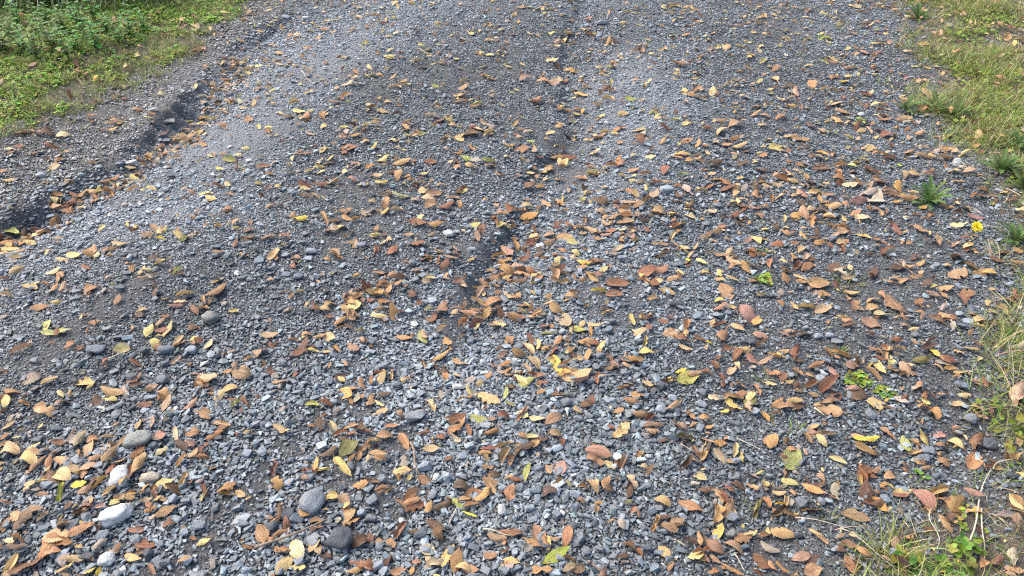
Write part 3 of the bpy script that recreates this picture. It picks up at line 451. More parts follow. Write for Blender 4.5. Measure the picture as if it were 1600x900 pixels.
(800,0): "60,55,80,0,t;310,103,40,0,r;440,130,50,0,r;350,225,100,5,t;330,265,90,10,y;275,305,60,-20,y;600,270,60,60,o;570,265,60,15,o;470,555,110,-5,o;430,600,140,-10,O;610,580,80,10,r;600,630,110,-15,t;530,665,70,10,o;80,510,90,0,o;200,530,120,0,o;270,525,80,0,o;380,455,60,-10,O;250,385,100,-10,y;300,675,70,-30,y;405,725,60,50,y;395,865,40,70,t;580,835,70,15,y;655,825,60,30,o;540,875,90,20,o;470,890,60,0,t;740,630,80,0,g;835,545,30,-80,y;810,325,40,-60,o;940,320,30,20,y;1030,415,150,-3,o;1090,210,40,0,o;1090,230,60,0,o;1000,50,70,5,t;1100,55,60,-5,o;1150,70,60,5,o;1510,68,60,-5,Y;1560,118,70,0,t;1320,310,40,-30,t;1370,355,60,-5,O;1120,610,110,-10,o;1180,625,80,-10,b;1090,650,50,-30,t;1145,570,70,15,o;1255,590,50,-70,y;1340,545,90,0,t;1405,545,50,10,t;1400,690,90,-3,t;1450,620,90,-10,t;1470,435,70,-10,O;1410,460,60,-15,t;1570,395,60,30,y;1520,725,80,5,o;960,810,110,-5,r;1310,770,80,-15,o;1400,800,120,0,o;1310,835,110,10,t;1205,815,80,5,r;1380,885,80,0,o;1090,890,90,0,o;780,870,80,0,o;790,830,110,-3,t;1085,785,60,0,y;1030,480,60,0,y;1140,500,50,0,y;690,725,80,10,t;285,780,50,-30,o;150,630,80,5,o;150,650,90,0,r;50,820,60,10,o",
(1200,0): "250,75,80,5,p;745,60,60,0,r;590,85,80,-5,o;560,50,60,5,y;385,35,60,0,o;600,335,60,-30,o;120,255,70,-10,y;530,220,50,-20,O;620,155,60,0,r;680,212,60,0,r;740,195,50,0,o;700,280,60,0,y;660,285,50,0,y;655,355,60,0,o;660,375,60,0,r;870,340,60,-30,t;970,285,100,-10,O;500,437,70,0,o;410,405,60,-10,o;45,440,60,20,o;240,458,60,-10,o;470,525,80,20,Y;420,495,60,0,o;50,510,80,-40,t;270,540,60,-40,o;410,575,70,-10,O;755,597,110,5,Y;610,600,90,-10,r;420,665,120,0,t;670,670,100,5,t;960,530,110,0,t;1000,600,130,-15,t;1105,655,40,10,o;850,755,110,0,t;700,725,130,-5,r;730,760,90,0,o;430,760,90,-20,t;300,770,40,0,y;170,590,50,-70,t;140,680,90,-10,t;75,745,80,20,o;330,830,60,40,t;260,800,80,-40,r;560,800,90,60,r;625,825,60,-40,t;400,840,70,-20,g;505,875,70,0,Y;730,860,120,0,r;930,855,80,40,o;1275,705,90,80,o;1285,785,60,0,o;1325,840,60,-50,O;1300,865,70,80,t;1250,880,50,0,Y;1485,255,60,80,O;1570,260,70,-30,t;1380,315,30,60,y;460,715,120,-5,o;15,570,40,0,y;20,600,30,0,y;200,880,130,-3,o;20,665,40,0,y;130,550,80,0,t",
}
# ---- stones picked out in the photograph: x, y, width, height (pixels), tilt, tone; tones: g grey, b blue-grey, d dark, w white, c cream, p pale, o olive ----
STONES = """490,780,34,46,70,g,r;217,686,42,22,0,o,r;190,745,27,28,20,w,k;237,748,30,18,10,c,r;185,803,46,24,35,w,k;330,497,28,20,10,o,k;650,650,38,24,10,g,a;533,840,36,30,-20,d,r;665,730,30,18,40,p,a;1041,298,22,13,-5,p,r;
152,547,26,15,0,b,r;260,547,24,14,15,b,r;300,548,17,13,0,p,r;226,548,18,16,30,d,a;255,594,17,12,0,g,r;207,590,20,18,50,d,a;237,622,22,11,5,p,a;77,755,20,22,60,p,a;170,875,24,16,10,w,k;213,845,24,18,10,g,a;232,865,20,26,80,d,a;260,880,20,16,20,g,a;138,868,28,18,-10,d,a;120,820,26,16,40,d,a;163,836,18,20,60,b,a;290,832,16,15,20,p,a;312,822,24,16,20,g,a;272,780,18,18,40,p,a;292,783,16,14,0,g,a;387,705,16,26,70,p,a;240,697,14,10,0,g,r;410,708,20,16,-10,p,a;484,716,16,12,0,p,a;475,730,18,13,0,p,a;483,745,16,20,60,g,a;465,810,28,16,10,b,a;450,800,20,26,70,d,a;423,825,22,14,15,d,r;582,780,16,22,70,g,a;565,802,16,14,20,p,a;580,810,20,14,-20,g,a;560,842,18,16,10,p,a;658,835,26,18,15,d,a;664,860,22,12,0,p,a;697,745,22,17,-30,p,a;683,745,12,17,70,w,r;785,797,13,14,20,w,k;722,713,18,12,20,p,a;532,698,25,10,5,p,a;582,535,16,13,40,b,a;515,595,14,14,10,g,a;598,575,25,8,5,g,a;715,605,18,13,-10,w,a;700,612,12,18,80,g,a;620,602,18,12,0,g,a;643,620,16,10,10,p,a;580,610,14,12,20,p,a;522,630,12,10,0,p,r;680,600,18,10,-5,p,a;587,478,14,16,50,p,a;676,470,14,14,30,p,a;845,495,22,14,30,o,a;878,485,10,10,0,p,a;950,517,16,14,30,b,a;957,503,14,11,10,b,a;970,516,12,11,-30,g,a;1055,475,26,13,10,d,a;838,540,18,8,0,p,a;888,618,22,12,0,o,a;885,630,18,14,10,g,r;908,626,17,13,-20,g,a;872,632,12,15,80,b,a;856,637,13,10,0,p,a;865,645,18,10,-5,p,a;932,575,14,12,0,g,a;938,557,16,9,10,g,r;1000,612,16,11,15,g,a;1050,622,16,14,-20,p,a;1032,603,16,16,50,d,a;1032,640,16,12,-20,p,r;957,627,12,12,40,p,a;903,655,16,14,0,g,a;1175,535,16,12,0,d,a;805,665,17,10,-10,g,a;
1307,483,10,9,0,p,a;1277,526,13,8,10,p,r;1295,525,12,9,0,p,r;1428,508,16,9,0,d,a;1282,594,16,13,20,p,k;1515,656,18,14,-20,g,r;1500,603,24,14,-30,b,a;1440,667,20,12,-20,d,a;1215,623,18,14,40,d,a;1430,464,9,9,0,p,a;1450,705,22,13,-15,g,a;1440,716,26,13,0,g,a;1542,694,22,18,-10,d,a;1250,787,22,18,10,g,a;1380,780,18,16,20,b,a;1142,835,20,16,20,o,a;1085,757,16,9,-10,c,a;1013,712,8,15,80,w,a;836,767,24,14,10,b,a;824,772,18,10,-10,p,a;896,772,20,10,-15,p,a;828,795,18,14,20,p,a;812,762,14,16,70,g,a;907,839,18,15,20,g,a;972,808,10,13,70,p,a;805,860,13,22,80,p,a;915,862,16,13,20,g,a;1010,857,17,13,-20,d,a;987,857,14,14,20,d,a;857,704,14,12,-40,p,a;977,717,12,12,40,g,a;1043,679,14,9,0,p,a;
140,372,14,9,20,p,a;488,393,20,13,-5,p,a;483,405,20,10,-15,p,a;405,408,20,14,35,b,a;447,430,16,10,0,b,a;467,433,16,9,0,b,r;447,400,14,7,10,p,a;565,385,16,9,0,p,r;701,366,16,10,-20,w,k;738,390,14,8,0,p,a;506,440,7,11,80,p,a;448,325,14,10,0,d,a;797,387,10,14,60,g,r;780,418,20,8,15,w,a;1007,303,15,9,15,b,a;1100,323,12,8,-10,p,a;1120,322,14,8,0,g,a;1040,378,10,10,60,p,a;1012,375,10,12,60,b,a;972,405,18,12,0,p,a;1058,415,16,6,0,b,r;985,436,12,10,0,p,a;1163,374,10,8,0,b,a;1138,362,9,7,0,p,a;945,375,10,5,10,w,a;1300,375,13,9,10,g,r;1273,357,9,6,0,p,a;1410,376,12,6,15,p,a;65,275,15,8,0,p,r;120,285,14,8,10,p,a;157,270,14,7,0,p,a;207,258,22,8,10,w,a;268,276,14,9,30,g,a;83,303,14,6,-10,p,a;200,349,9,5,0,w,a;220,350,12,8,30,p,a;5,427,14,10,10,p,a;208,188,12,5,0,w,a;270,200,24,11,10,o,a;260,220,16,7,20,g,a;240,172,16,7,10,p,a;478,30,14,5,0,w,a;448,29,12,5,0,p,r;420,70,14,7,20,p,a;940,38,24,5,0,g,a;935,57,10,9,0,p,a;990,167,14,8,-10,p,a;1345,180,10,6,0,w,r"""
# ------------------------------------------------------------------ scattering of what nobody could count
def variant_collection(name, meshes):
    c = bpy.data.collections.new(name)
    for k, me in enumerate(meshes):
        c.objects.link(bpy.data.objects.new('%s_%02d' % (name, k), me))
    return c

def scatter(name, col, pos, rot, scl, idx, colr):
    n = len(pos)
    me = bpy.data.meshes.new(name)
    me.vertices.add(n); me.vertices.foreach_set('co', np.asarray(pos, np.float32).ravel())
    for nm, ty, arr, key in (('rot', 'FLOAT_VECTOR', rot, 'vector'), ('scl', 'FLOAT_VECTOR', scl, 'vector')):
        a = me.attributes.new(nm, ty, 'POINT'); a.data.foreach_set(key, np.asarray(arr, np.float32).ravel())
    a = me.attributes.new('idx', 'INT', 'POINT'); a.data.foreach_set('value', np.asarray(idx, np.int32))
    c4 = np.ones((n, 4), np.float32); c4[:, :3] = colr
    a = me.attributes.new('col', 'FLOAT_COLOR', 'POINT'); a.data.foreach_set('color', c4.ravel())
    ob = link(bpy.data.objects.new(name, me))
    g = bpy.data.node_groups.new('scatter ' + name, 'GeometryNodeTree')
    g.interface.new_socket('Geometry', in_out='INPUT', socket_type='NodeSocketGeometry')
    g.interface.new_socket('Geometry', in_out='OUTPUT', socket_type='NodeSocketGeometry')
    nin, nout = g.nodes.new('NodeGroupInput'), g.nodes.new('NodeGroupOutput')
    ci = g.nodes.new('GeometryNodeCollectionInfo'); ci.inputs['Collection'].default_value = col
    ci.inputs['Separate Children'].default_value = True; ci.inputs['Reset Children'].default_value = True
    iop = g.nodes.new('GeometryNodeInstanceOnPoints'); iop.inputs['Pick Instance'].default_value = True
    def named(nm, ty):
        q = g.nodes.new('GeometryNodeInputNamedAttribute'); q.data_type = ty; q.inputs[0].default_value = nm
        return next(o for o in q.outputs if o.enabled and o.name == 'Attribute')
    e2r = g.nodes.new('FunctionNodeEulerToRotation')
    g.links.new(named('rot', 'FLOAT_VECTOR'), e2r.inputs[0])
    g.links.new(nin.outputs[0], iop.inputs['Points'])
    g.links.new(ci.outputs[0], iop.inputs['Instance'])
    g.links.new(named('idx', 'INT'), iop.inputs['Instance Index'])
    g.links.new(e2r.outputs[0], iop.inputs['Rotation'])
    g.links.new(named('scl', 'FLOAT_VECTOR'), iop.inputs['Scale'])
    g.links.new(iop.outputs[0], nout.inputs[0])
    md = ob.modifiers.new('scatter', 'NODES'); md.node_group = g
    return ob

def in_view(x, y, z=0.0, mx=0.30, my=0.22):
    """near enough to the photograph's frame to be built (with a margin for a step to the side)"""
    dx, dy, dz = x, y, z - CAM_H
    depth = dy * math.cos(PITCH) - dz * math.sin(PITCH)
    up = dy * math.sin(PITCH) + dz * math.cos(PITCH)
    u, v = dx / depth * FPX / 800, up / depth * FPX / 450
    return (depth > 0.1) & (np.abs(u) < 1 + mx) & (v < 1 + my) & (v > -1 - my * 1.6)

def project(x, y, z):
    dx, dy, dz = np.asarray(x), np.asarray(y), np.asarray(z) - CAM_H
    depth = dy * math.cos(PITCH) - dz * math.sin(PITCH)
    up = dy * math.sin(PITCH) + dz * math.cos(PITCH)
    return 800 + dx / depth * FPX, 450 - up / depth * FPX, depth

# stones -------------------------------------------------------------
def hull_stone(seed, flat, npts, jag=1.0, bevel=0.0):
    r = random.Random(seed)
    bm = bmesh.new()
    ax, ay = 1.0, r.uniform(0.55, 0.85)
    for _ in range(npts):
        v = Vector((r.gauss(0, 1), r.gauss(0, 1), r.gauss(0, 1))).normalized()
        # boxy shards: push towards a superellipsoid
        p = 0.62
        v = Vector([math.copysign(abs(c) ** p, c) for c in v]) * r.uniform(1 - 0.28 * jag, 1.0)
        bm.verts.new((v.x * 0.5 * ax, v.y * 0.5 * ay, v.z * 0.5 * flat))
    res = bmesh.ops.convex_hull(bm, input=bm.verts)
    bmesh.ops.delete(bm, geom=[e for e in res['geom_interior'] if isinstance(e, bmesh.types.BMVert)], context='VERTS')
    if bevel:
        bmesh.ops.dissolve_limit(bm, angle_limit=R(14), verts=bm.verts, edges=bm.edges)
        bmesh.ops.bevel(bm, geom=bm.edges[:], offset=bevel, segments=1, affect='EDGES', profile=0.6)
    me = bpy.data.meshes.new('stone')
    bm.to_mesh(me); bm.free()
    return me

def round_stone(seed, flat, rough=0.05, sub=3, knobbly=False):
    r = random.Random(seed)
    bm = bmesh.new()
    bmesh.ops.create_icosphere(bm, subdivisions=sub, radius=0.5)
    o = Vector((r.uniform(0, 50), r.uniform(0, 50), r.uniform(0, 50)))
    from mathutils import noise
    ay = r.uniform(0.62, 0.85)
    for v in bm.verts:
        k = 1 + 0.40 * noise.noise(v.co * 2.0 + o) + rough * noise.noise(v.co * 7 + o)
        if knobbly:
            k += 0.22 * noise.noise(v.co * 4.5 + o) + 0.12 * noise.noise(v.co * 11 + o)
        p = 0.85
        c = v.co.normalized()
        c = Vector([math.copysign(abs(q) ** p, q) for q in c]) * 0.5 * k
        v.co = (c.x, c.y * ay, c.z * flat)
    me = bpy.data.meshes.new('stone')
    bm.to_mesh(me); bm.free()
    me.polygons.foreach_set('use_smooth', np.ones(len(me.polygons), bool))
    return me

chip_meshes = [hull_stone(100 + k, 0.30 + 0.30 * ((k * 7) % 10) / 10, 11 + k % 4) for k in range(14)]
for me in chip_meshes: me.materials.append(M_CHIP)
CHIPS = variant_collection('chip', chip_meshes)
NCHIP = len(chip_meshes)

def stone_colours(x, y, n, spread=0.38):
    d = dusty(x, y)
    v = 0.150 * np.exp(rng.normal(0, spread, n)) * np.exp(np.clip(d, -1, 1) * 0.42)
    v = np.clip(v, 0.02, 0.36)
    tint = np.stack([0.865 + rng.normal(0, .04, n), np.ones(n), 1.05 + rng.normal(0, .04, n)], -1)
    c = v[:, None] * tint
    pd = np.clip(d, 0, 1)[:, None] * rng.uniform(0.1, 0.75, (n, 1))
    c = c * (1 - pd) + pd * np.array([0.222, 0.250, 0.272])
    bk = sstep(0.02, 0.15, line_dist(x, y, GULLY)[0])[:, None] * rng.uniform(0, .95, (n, 1))      # soil-stained on the bank
    c = c * (1 - bk) + bk * c.mean(1, keepdims=True) * np.array([1.05, .95, .80])
    q = rng.random(n)
    w = q < 0.006
    c[w] = np.array([0.52, 0.51, 0.48]) * rng.uniform(0.6, 1.1, (w.sum(), 1))
    w = (q > 0.014) & (q < 0.05)
    c[w] = np.array([0.16, 0.13, 0.105]) * rng.uniform(0.5, 1.3, (w.sum(), 1))
    return c

def cells(cell, y0, y1):
    xs = np.arange(-5.2, 5.2, cell); ys = np.arange(y0, y1, cell)
    X, Y = np.meshgrid(xs, ys)
    X = X + (np.arange(len(ys)) % 2)[:, None] * cell * 0.5
    X = (X + rng.uniform(-.5, .5, X.shape) * cell).ravel(); Y = (Y + rng.uniform(-.5, .5, Y.shape) * cell).ravel()
    k = in_view(X, Y)
    return X[k], Y[k]

def gravel_keep(x, y, keep_bare):
    b = bare(x, y)
    dl, _ = line_dist(x, y, LEFT_EDGE); dr, _ = line_dist(x, y, RIGHT_EDGE)
    e = (fbm(x * 4, y * 4, 61, 3) - 0.5) * 0.5
    ve = np.maximum(sstep(-0.05, 0.25, dl + e * 0.6), 0.9 * sstep(-0.1, 0.22, dr + e * 0.5))
    p = (1 - b * (1 - keep_bare)) * (1 - 0.93 * ve) * (1 - .45 * sstep(0.03, .15, line_dist(x, y, GULLY)[0]) * sstep(.40, .6, fbm(x * 7, y * 7, 87, 2)))
    return rng.random(len(x)) < p

def coarse_zone(x, y):
    """loose larger stones washed together: the near middle and the channels"""
    v = 0.25 + 0.9 * blob(x, y, 640, 720, .55) + 0.55 * blob(x, y, 880, 640, .35) + 0.5 * blob(x, y, 180, 800, .4) + 0.35 * blob(x, y, 950, 420, .35) + 0.3 * blob(x, y, 60, 290, .4) + 0.3 * blob(x, y, 1450, 690, .25) + 0.3 * blob(x, y, 960, 60, .3) + 0.25 * blob(x, y, 800, 820, .3) + 0.6 * blob(x, y, 400, 50, .3) + 0.6 * blob(x, y, 335, 125, .22) + 0.5 * blob(x, y, 120, 285, .25)
    return np.clip(v * (0.6 + 0.8 * fbm(x * 2.5, y * 2.5, 99, 2)), 0, 1)

PX, PS, PR, PI, PC = [], [], [], [], []
def add_chips(x, y, size, tilt, sink):
    n = len(x)
    z = height(x, y)
    asp = rng.uniform(0.75, 1.15, n)
    fl = rng.uniform(0.7, 1.25, n)
    s = np.stack([size * rng.uniform(1.0, 1.35, n), size * asp, size * fl], -1)
    r = np.stack([rng.normal(0, tilt, n), rng.normal(0, tilt, n), rng.uniform(0, 6.283, n)], -1)
    PX.append(np.stack([x, y, z + size * sink], -1)); PS.append(s); PR.append(r)
    PI.append(rng.integers(0, NCHIP, n)); PC.append(stone_colours(x, y, n))

for cell, y0, y1, lo, hi in ((0.0078, 0.5, 2.35, .0068, .0160), (0.0094, 2.35, 3.6, .0084, .0168), (0.0124, 3.6, 6.6, .0108, .0190)):
    x, y = cells(cell, y0, y1)
    k = gravel_keep(x, y, 0.15) & (rng.random(len(x)) > 0.32 * np.clip(dusty(x, y), 0, 1)); x, y = x[k], y[k]
    zs = 0.74 + 0.5 * coarse_zone(x, y)                     # finer where water has not washed the coarse stones together
    add_chips(x, y, (lo + (hi - lo) * rng.random(len(x)) ** 1.7) * zs, 0.22, 0.22)
for cell, y0, y1, lo, hi, f in ((0.021, 0.5, 3.0, .0155, .033, 0.60), (0.026, 3.0, 6.6, .017, .031, 0.42)):
    x, y = cells(cell, y0, y1)
    k = gravel_keep(x, y, 0.08) & (rng.random(len(x)) < f * (0.25 + 1.1 * coarse_zone(x, y))); x, y = x[k], y[k]
    add_chips(x, y, lo + (hi - lo) * rng.random(len(x)) ** 2.0, 0.20, 0.30)
pos, scl, rot, idx, cc = (np.concatenate(a) for a in (PX, PS, PR, PI, PC))
gv = scatter('gravel', CHIPS, pos, rot, scl, idx, cc)
tag(gv, 'loose grey slate chips covering the whole track', 'gravel', kind='stuff')
print('chips', len(pos))

# larger stones, each a thing of its own -----------------------------------
TONES = {'g': (.135, .148, .156), 'b': (.118, .140, .160), 'd': (.058, .064, .070), 'w': (.40, .395, .37), 'c': (.38, .32, .24), 'p': (.215, .240, .258), 'o': (.165, .168, .145)}
TONE_WORD = {'g': 'grey', 'b': 'blue-grey', 'd': 'dark grey', 'w': 'white', 'c': 'cream', 'p': 'pale grey', 'o': 'olive-grey'}
ang_meshes = [hull_stone(300 + k, 0.42 + 0.30 * ((k * 3) % 5) / 5, 18 + k % 5, 0.8, 0.022) for k in range(12)]
rnd_meshes = [round_stone(500 + k, 0.55 + 0.06 * (k % 4)) for k in range(6)]
knb_meshes = [round_stone(700 + k, 0.62, 0.10, 3, True) for k in range(4)]
for me in ang_meshes + rnd_meshes + knb_meshes: me.materials.append(M_STONE)
stone_rows = []
for row in STONES.replace('\n', '').split(';'):
    a = row.split(',')
    if len(a) < 7: continue
    px, py, w, h, tilt = map(float, a[:5])
    stone_rows.append((px, py, w, h, tilt, a[5], a[6], True))
r3 = random.Random(5)
tries = 0
while len(stone_rows) < 296 and tries < 9000:           # smaller stones between the ones listed, mostly in the loose middle
    tries += 1
    px, py = r3.uniform(5, 1595), r3.uniform(250, 895)
    x, y = P(px, py)
    if r3.random() > float(coarse_zone(np.array([x]), np.array([y]))[0]) ** 1.3: continue
    if any(abs(px - s[0]) < 0.8 * (s[2] + 12) and abs(py - s[1]) < 0.9 * (s[3] + 8) for s in stone_rows): continue
    k = 0.35 + 0.65 * (py / 900)
    w = r3.uniform(13, 20) * k * 1.1
    stone_rows.append((px, py, w, w * r3.uniform(.55, .85), r3.uniform(-40, 60), r3.choice('ggbppdpg'), 'a', False))

def ground_segment(px, py, length, ang, lo, hi):
    """two pixels along an image direction -> position, yaw and true length on the ground"""
    a = R(ang)
    x0, y0, z0 = ground(px - math.cos(a) * length / 2, py + math.sin(a) * length / 2)
    x1, y1, z1 = ground(px + math.cos(a) * length / 2, py - math.sin(a) * length / 2)
    x, y, z = ground(px, py)
    ln = min(hi, max(lo, math.hypot(x1 - x0, y1 - y0)))
    return float(x), float(y), float(z), math.atan2(float(y1 - y0), float(x1 - x0)), ln

stone_things = []
for k, (px, py, w, h, tilt, tone, shp, listed) in enumerate(stone_rows):
    depth = project(*[float(v) for v in ground(px, py)])[2]
    x, y, z = [float(v) for v in ground(px, py + h * 0.25)]
    a = w / FPX * depth                                   # width and height as they show
    view = math.asin(min(1, CAM_H / math.hypot(y, CAM_H)))
    bb = h / FPX * depth
    bb = min(max(bb * 1.25, a * 0.6), a * 1.5)
    r4 = random.Random(900 + k)
    me = {'a': ang_meshes, 'r': rnd_meshes, 'k': knb_meshes}[shp][k % {'a': 12, 'r': 6, 'k': 4}[shp]]
    ob = link(bpy.data.objects.new('stone', me))
    th = min(a, bb) * r4.uniform(0.95, 1.2)
    big, small = max(a, bb), min(a, bb)
    ob.scale = (a * 1.04, bb * 1.25, th)
    yaw = R(tilt) if abs(tilt) <= 45 else R(tilt - 90)
    ob.rotation_euler = (r4.gauss(0, .12), r4.gauss(0, .12), yaw + (math.pi if r4.random() < .5 else 0))
    ob.location = (x, y, z + .006 + th * 0.18)
    c = np.array(TONES[tone]) * r4.uniform(.85, 1.18)
    ob.color = (*c, 1)
    stone_things.append((ob, px, py, w, h, tone, shp))
# ------------------------------------------------------------------ fallen leaves
def leaf_mesh(seed, style):
    """an ovate, toothed, pleated leaf, length 1 along x; styles bend, roll, fold or tear it"""
    r = random.Random(seed)
    nu, nv = 20, 6
    wmax = r.uniform(0.20, 0.29)
    peak = r.uniform(0.40, 0.52)
    if style == 'long': wmax = 0.14
    if style == 'round': wmax, peak = 0.32, 0.5
    lobed = style == 'lobed'
    curl = {'flat': r.uniform(-.25, .25), 'cup': r.uniform(.7, 1.4), 'dome': r.uniform(-1.4, -.8), 'roll': r.uniform(2.0, 2.7), 'fold': r.uniform(.9, 1.5), 'arch': r.uniform(-.7, .6), 'twist': r.uniform(-.5, .5), 'torn': r.uniform(-.6, .6), 'long': r.uniform(.2, .9), 'round': r.uniform(-.4, .4), 'lobed': r.uniform(-.5, .5), 'crumple': r.uniform(-1.4, 1.6)}[style]
    bend = {'arch': r.uniform(-2.3, -1.3), 'twist': r.uniform(-.6, .6), 'dome': r.uniform(-.7, -.2), 'cup': r.uniform(.1, .7), 'crumple': r.uniform(-1.8, 1.8), 'long': r.uniform(-.8, .4)}.get(style, r.uniform(-.5, .4))
    twist = {'twist': r.choice((-1, 1)) * r.uniform(.7, 1.2), 'crumple': r.uniform(-.8, .8)}.get(style, r.uniform(-.25, .25))
    pl = r.uniform(.008, .022)
    ruf, rk, rp = r.uniform(.01, .06), r.uniform(5, 11), r.uniform(0, 6)
    tip = r.uniform(.6, 1.0); lop = r.uniform(-.18, .18)
    side = r.uniform(-.09, .09)
    bite = [(r.uniform(.2, .9), r.choice((-1, 1)), r.uniform(.08, .2)) for _ in range({'torn': 4, 'crumple': 2}.get(style, r.choice((0, 0, 1))))]
    vs_, uvs = [], []
    for i in range(nu + 1):
        t = i / nu
        tp = t ** (math.log(.5) / math.log(peak))
        w = wmax * math.sin(math.pi * tp) ** (0.72 + .35 * (t > peak) * tip) if 0 < t < 1 else 0.0
        w = max(w, 0.004)
        if lobed: w *= 0.62 + 0.45 * abs(math.sin(t * math.pi * 4.1)) + 0.1
        tooth = 1.0 + (0.055 if i % 2 else -0.02) * (0 < t < 0.97) + r.uniform(-.05, .05)
        for j in range(-nv // 2, nv // 2 + 1):
            s = j / (nv / 2)
            ww = w * (tooth if abs(j) == nv // 2 else 1.0)
            for bt, bs, bw in bite:
                if bs * s > 0 and abs(t - bt) < bw: ww *= 0.35 + 0.65 * abs(t - bt) / bw
            ww *= 1 + lop * (1 if s > 0 else -1)
            x = t - 0.5 + 0.06 * abs(s) * (ww / wmax) * 0.6
            q = s * ww
            zz = pl * (1 - 2 * abs(((t * 10 - abs(s) * 2.6) % 1) - .5) * 2) * min(1, abs(s) * 2.2) * min(1, w / wmax * 1.3)
            zz += ruf * s * s * math.sin(t * rk + rp + (2.1 if s > 0 else 0)) * min(1, w / wmax * 1.5)
            if style == 'crumple': zz += 0.05 * math.sin(t * 9 + s * 4 + seed) * math.sin(s * 5 + t * 3)
            # cross bend
            ang = q / wmax * curl
            if style == 'fold':
                yy, z1 = q * math.cos(curl * .8), abs(q) * math.sin(curl * .8)
            elif abs(curl) > 1e-3:
                rad = wmax / curl
                yy, z1 = rad * math.sin(ang), rad * (1 - math.cos(ang))
            else:
                yy, z1 = q, 0
            z1 += zz
            # twist along the length
            ta = twist * (t - .5)
            yy, z1 = yy * math.cos(ta) - z1 * math.sin(ta), yy * math.sin(ta) + z1 * math.cos(ta)
            # lengthwise bend
            if abs(bend) > 1e-3:
                rad = 1 / bend
                la = x * bend
                x, z1 = (rad - z1) * math.sin(la), rad - (rad - z1) * math.cos(la)
            vs_.append((x, yy + side * math.sin(t * math.pi), z1))
            uvs.append((t, s, 0))
    m = nv + 1
    fs = [(i * m + j, (i + 1) * m + j, (i + 1) * m + j + 1, i * m + j + 1) for i in range(nu) for j in range(nv)]
    zmin = min(v[2] for v in vs_)
    vs_ = [(a, b, c - zmin) for a, b, c in vs_]
    me = bpy.data.meshes.new('fallen_leaf')
    me.from_pydata(vs_, [], fs)
    a = me.attributes.new('leafuv', 'FLOAT_VECTOR', 'POINT'); a.data.foreach_set('vector', np.array(uvs, np.float32).ravel())
    me.polygons.foreach_set('use_smooth', np.ones(len(fs), bool))
    me['base'] = vs_[m // 2]
    return me

LEAF_STYLES = ['flat', 'cup', 'dome', 'arch', 'twist', 'roll', 'fold', 'torn', 'long', 'round', 'crumple', 'dome', 'cup', 'arch', 'lobed', 'arch', 'crumple', 'twist', 'torn', 'dome', 'long', 'fold', 'crumple', 'twist', 'roll', 'torn', 'crumple', 'cup', 'dome', 'arch', 'twist', 'fold']
STYLE_WORD = {'flat': 'flat', 'cup': 'cupped', 'dome': 'arched', 'arch': 'curved', 'twist': 'twisted', 'roll': 'rolled-up', 'fold': 'folded', 'torn': 'torn', 'long': 'narrow', 'round': 'rounded', 'crumple': 'crumpled', 'lobed': 'lobed'}
big_leaves = [leaf_mesh(40 + k, s) for k, s in enumerate(LEAF_STYLES)]
litter_leaves = []
for me in big_leaves:
    c = me.copy(); c.materials.clear(); c.materials.append(M_LITTER); litter_leaves.append(c)
    me.materials.append(M_LEAF)
LITTER = variant_collection('litter_leaf', litter_leaves)

PAL = {'t': (.49, .335, .155), 'o': (.365, .205, .090), 'r': (.215, .098, .050), 'b': (.125, .072, .038), 'y': (.56, .45, .17), 'Y': (.64, .49, .06), 'O': (.46, .27, .08), 'g': (.40, .41, .115), 'G': (.36, .42, .05), 's': (.36, .31, .235), 'e': (.165, .155, .05), 'p': (.33, .185, .125)}
COL_WORD = {'t': 'tan', 'o': 'orange-brown', 'r': 'russet', 'b': 'dark brown', 'y': 'pale yellow', 'Y': 'bright yellow', 'O': 'golden-orange', 'g': 'yellow-green', 'G': 'lime green', 's': 'bleached straw-coloured', 'e': 'olive', 'p': 'pinkish brown'}

leaf_rows = []
for (ox, oy), txt in LEAF_TILES.items():
    for q in txt.split(';'):
        a = q.split(',')
        leaf_rows.append((ox + float(a[0]) / 4, oy + float(a[1]) / 4, float(a[2]) / 4, float(a[3]), a[4]))
leaf_rows.sort(key=lambda q: -q[2])
NEAR_LEAVES, REST = leaf_rows[:300], leaf_rows[300:]

def leaf_colour(c, r):
    v = np.array(PAL[c]) * r.uniform(.74, 1.28)
    k = r.random() ** 2 * .45                                  # weathered: duller
    v = v * (1 - k) + k * v.mean() * np.array([1.15, .98, .80])
    return v * np.array([1, r.uniform(.92, 1.08), r.uniform(.85, 1.15)])

def stalk_mesh():
    bm = bmesh.new()
    pts = [(-.0, 0, .0), (-.06, .004, .004), (-.12, .012, .0), (-.17, .024, -.012)]
    rings = []
    for k, p in enumerate(pts):
        rad = .012 - .002 * k
        rings.append([bm.verts.new((p[0], p[1] + rad * math.cos(a), p[2] + rad * math.sin(a))) for a in (0, 2.09, 4.19)])
    for a, b in zip(rings[:-1], rings[1:]):
        for k in range(3): bm.faces.new((a[k], a[(k + 1) % 3], b[(k + 1) % 3], b[k]))
    me = bpy.data.meshes.new('stalk'); bm.to_mesh(me); bm.free(); me.materials.append(M_STALK)
    return me
STALK = stalk_mesh()

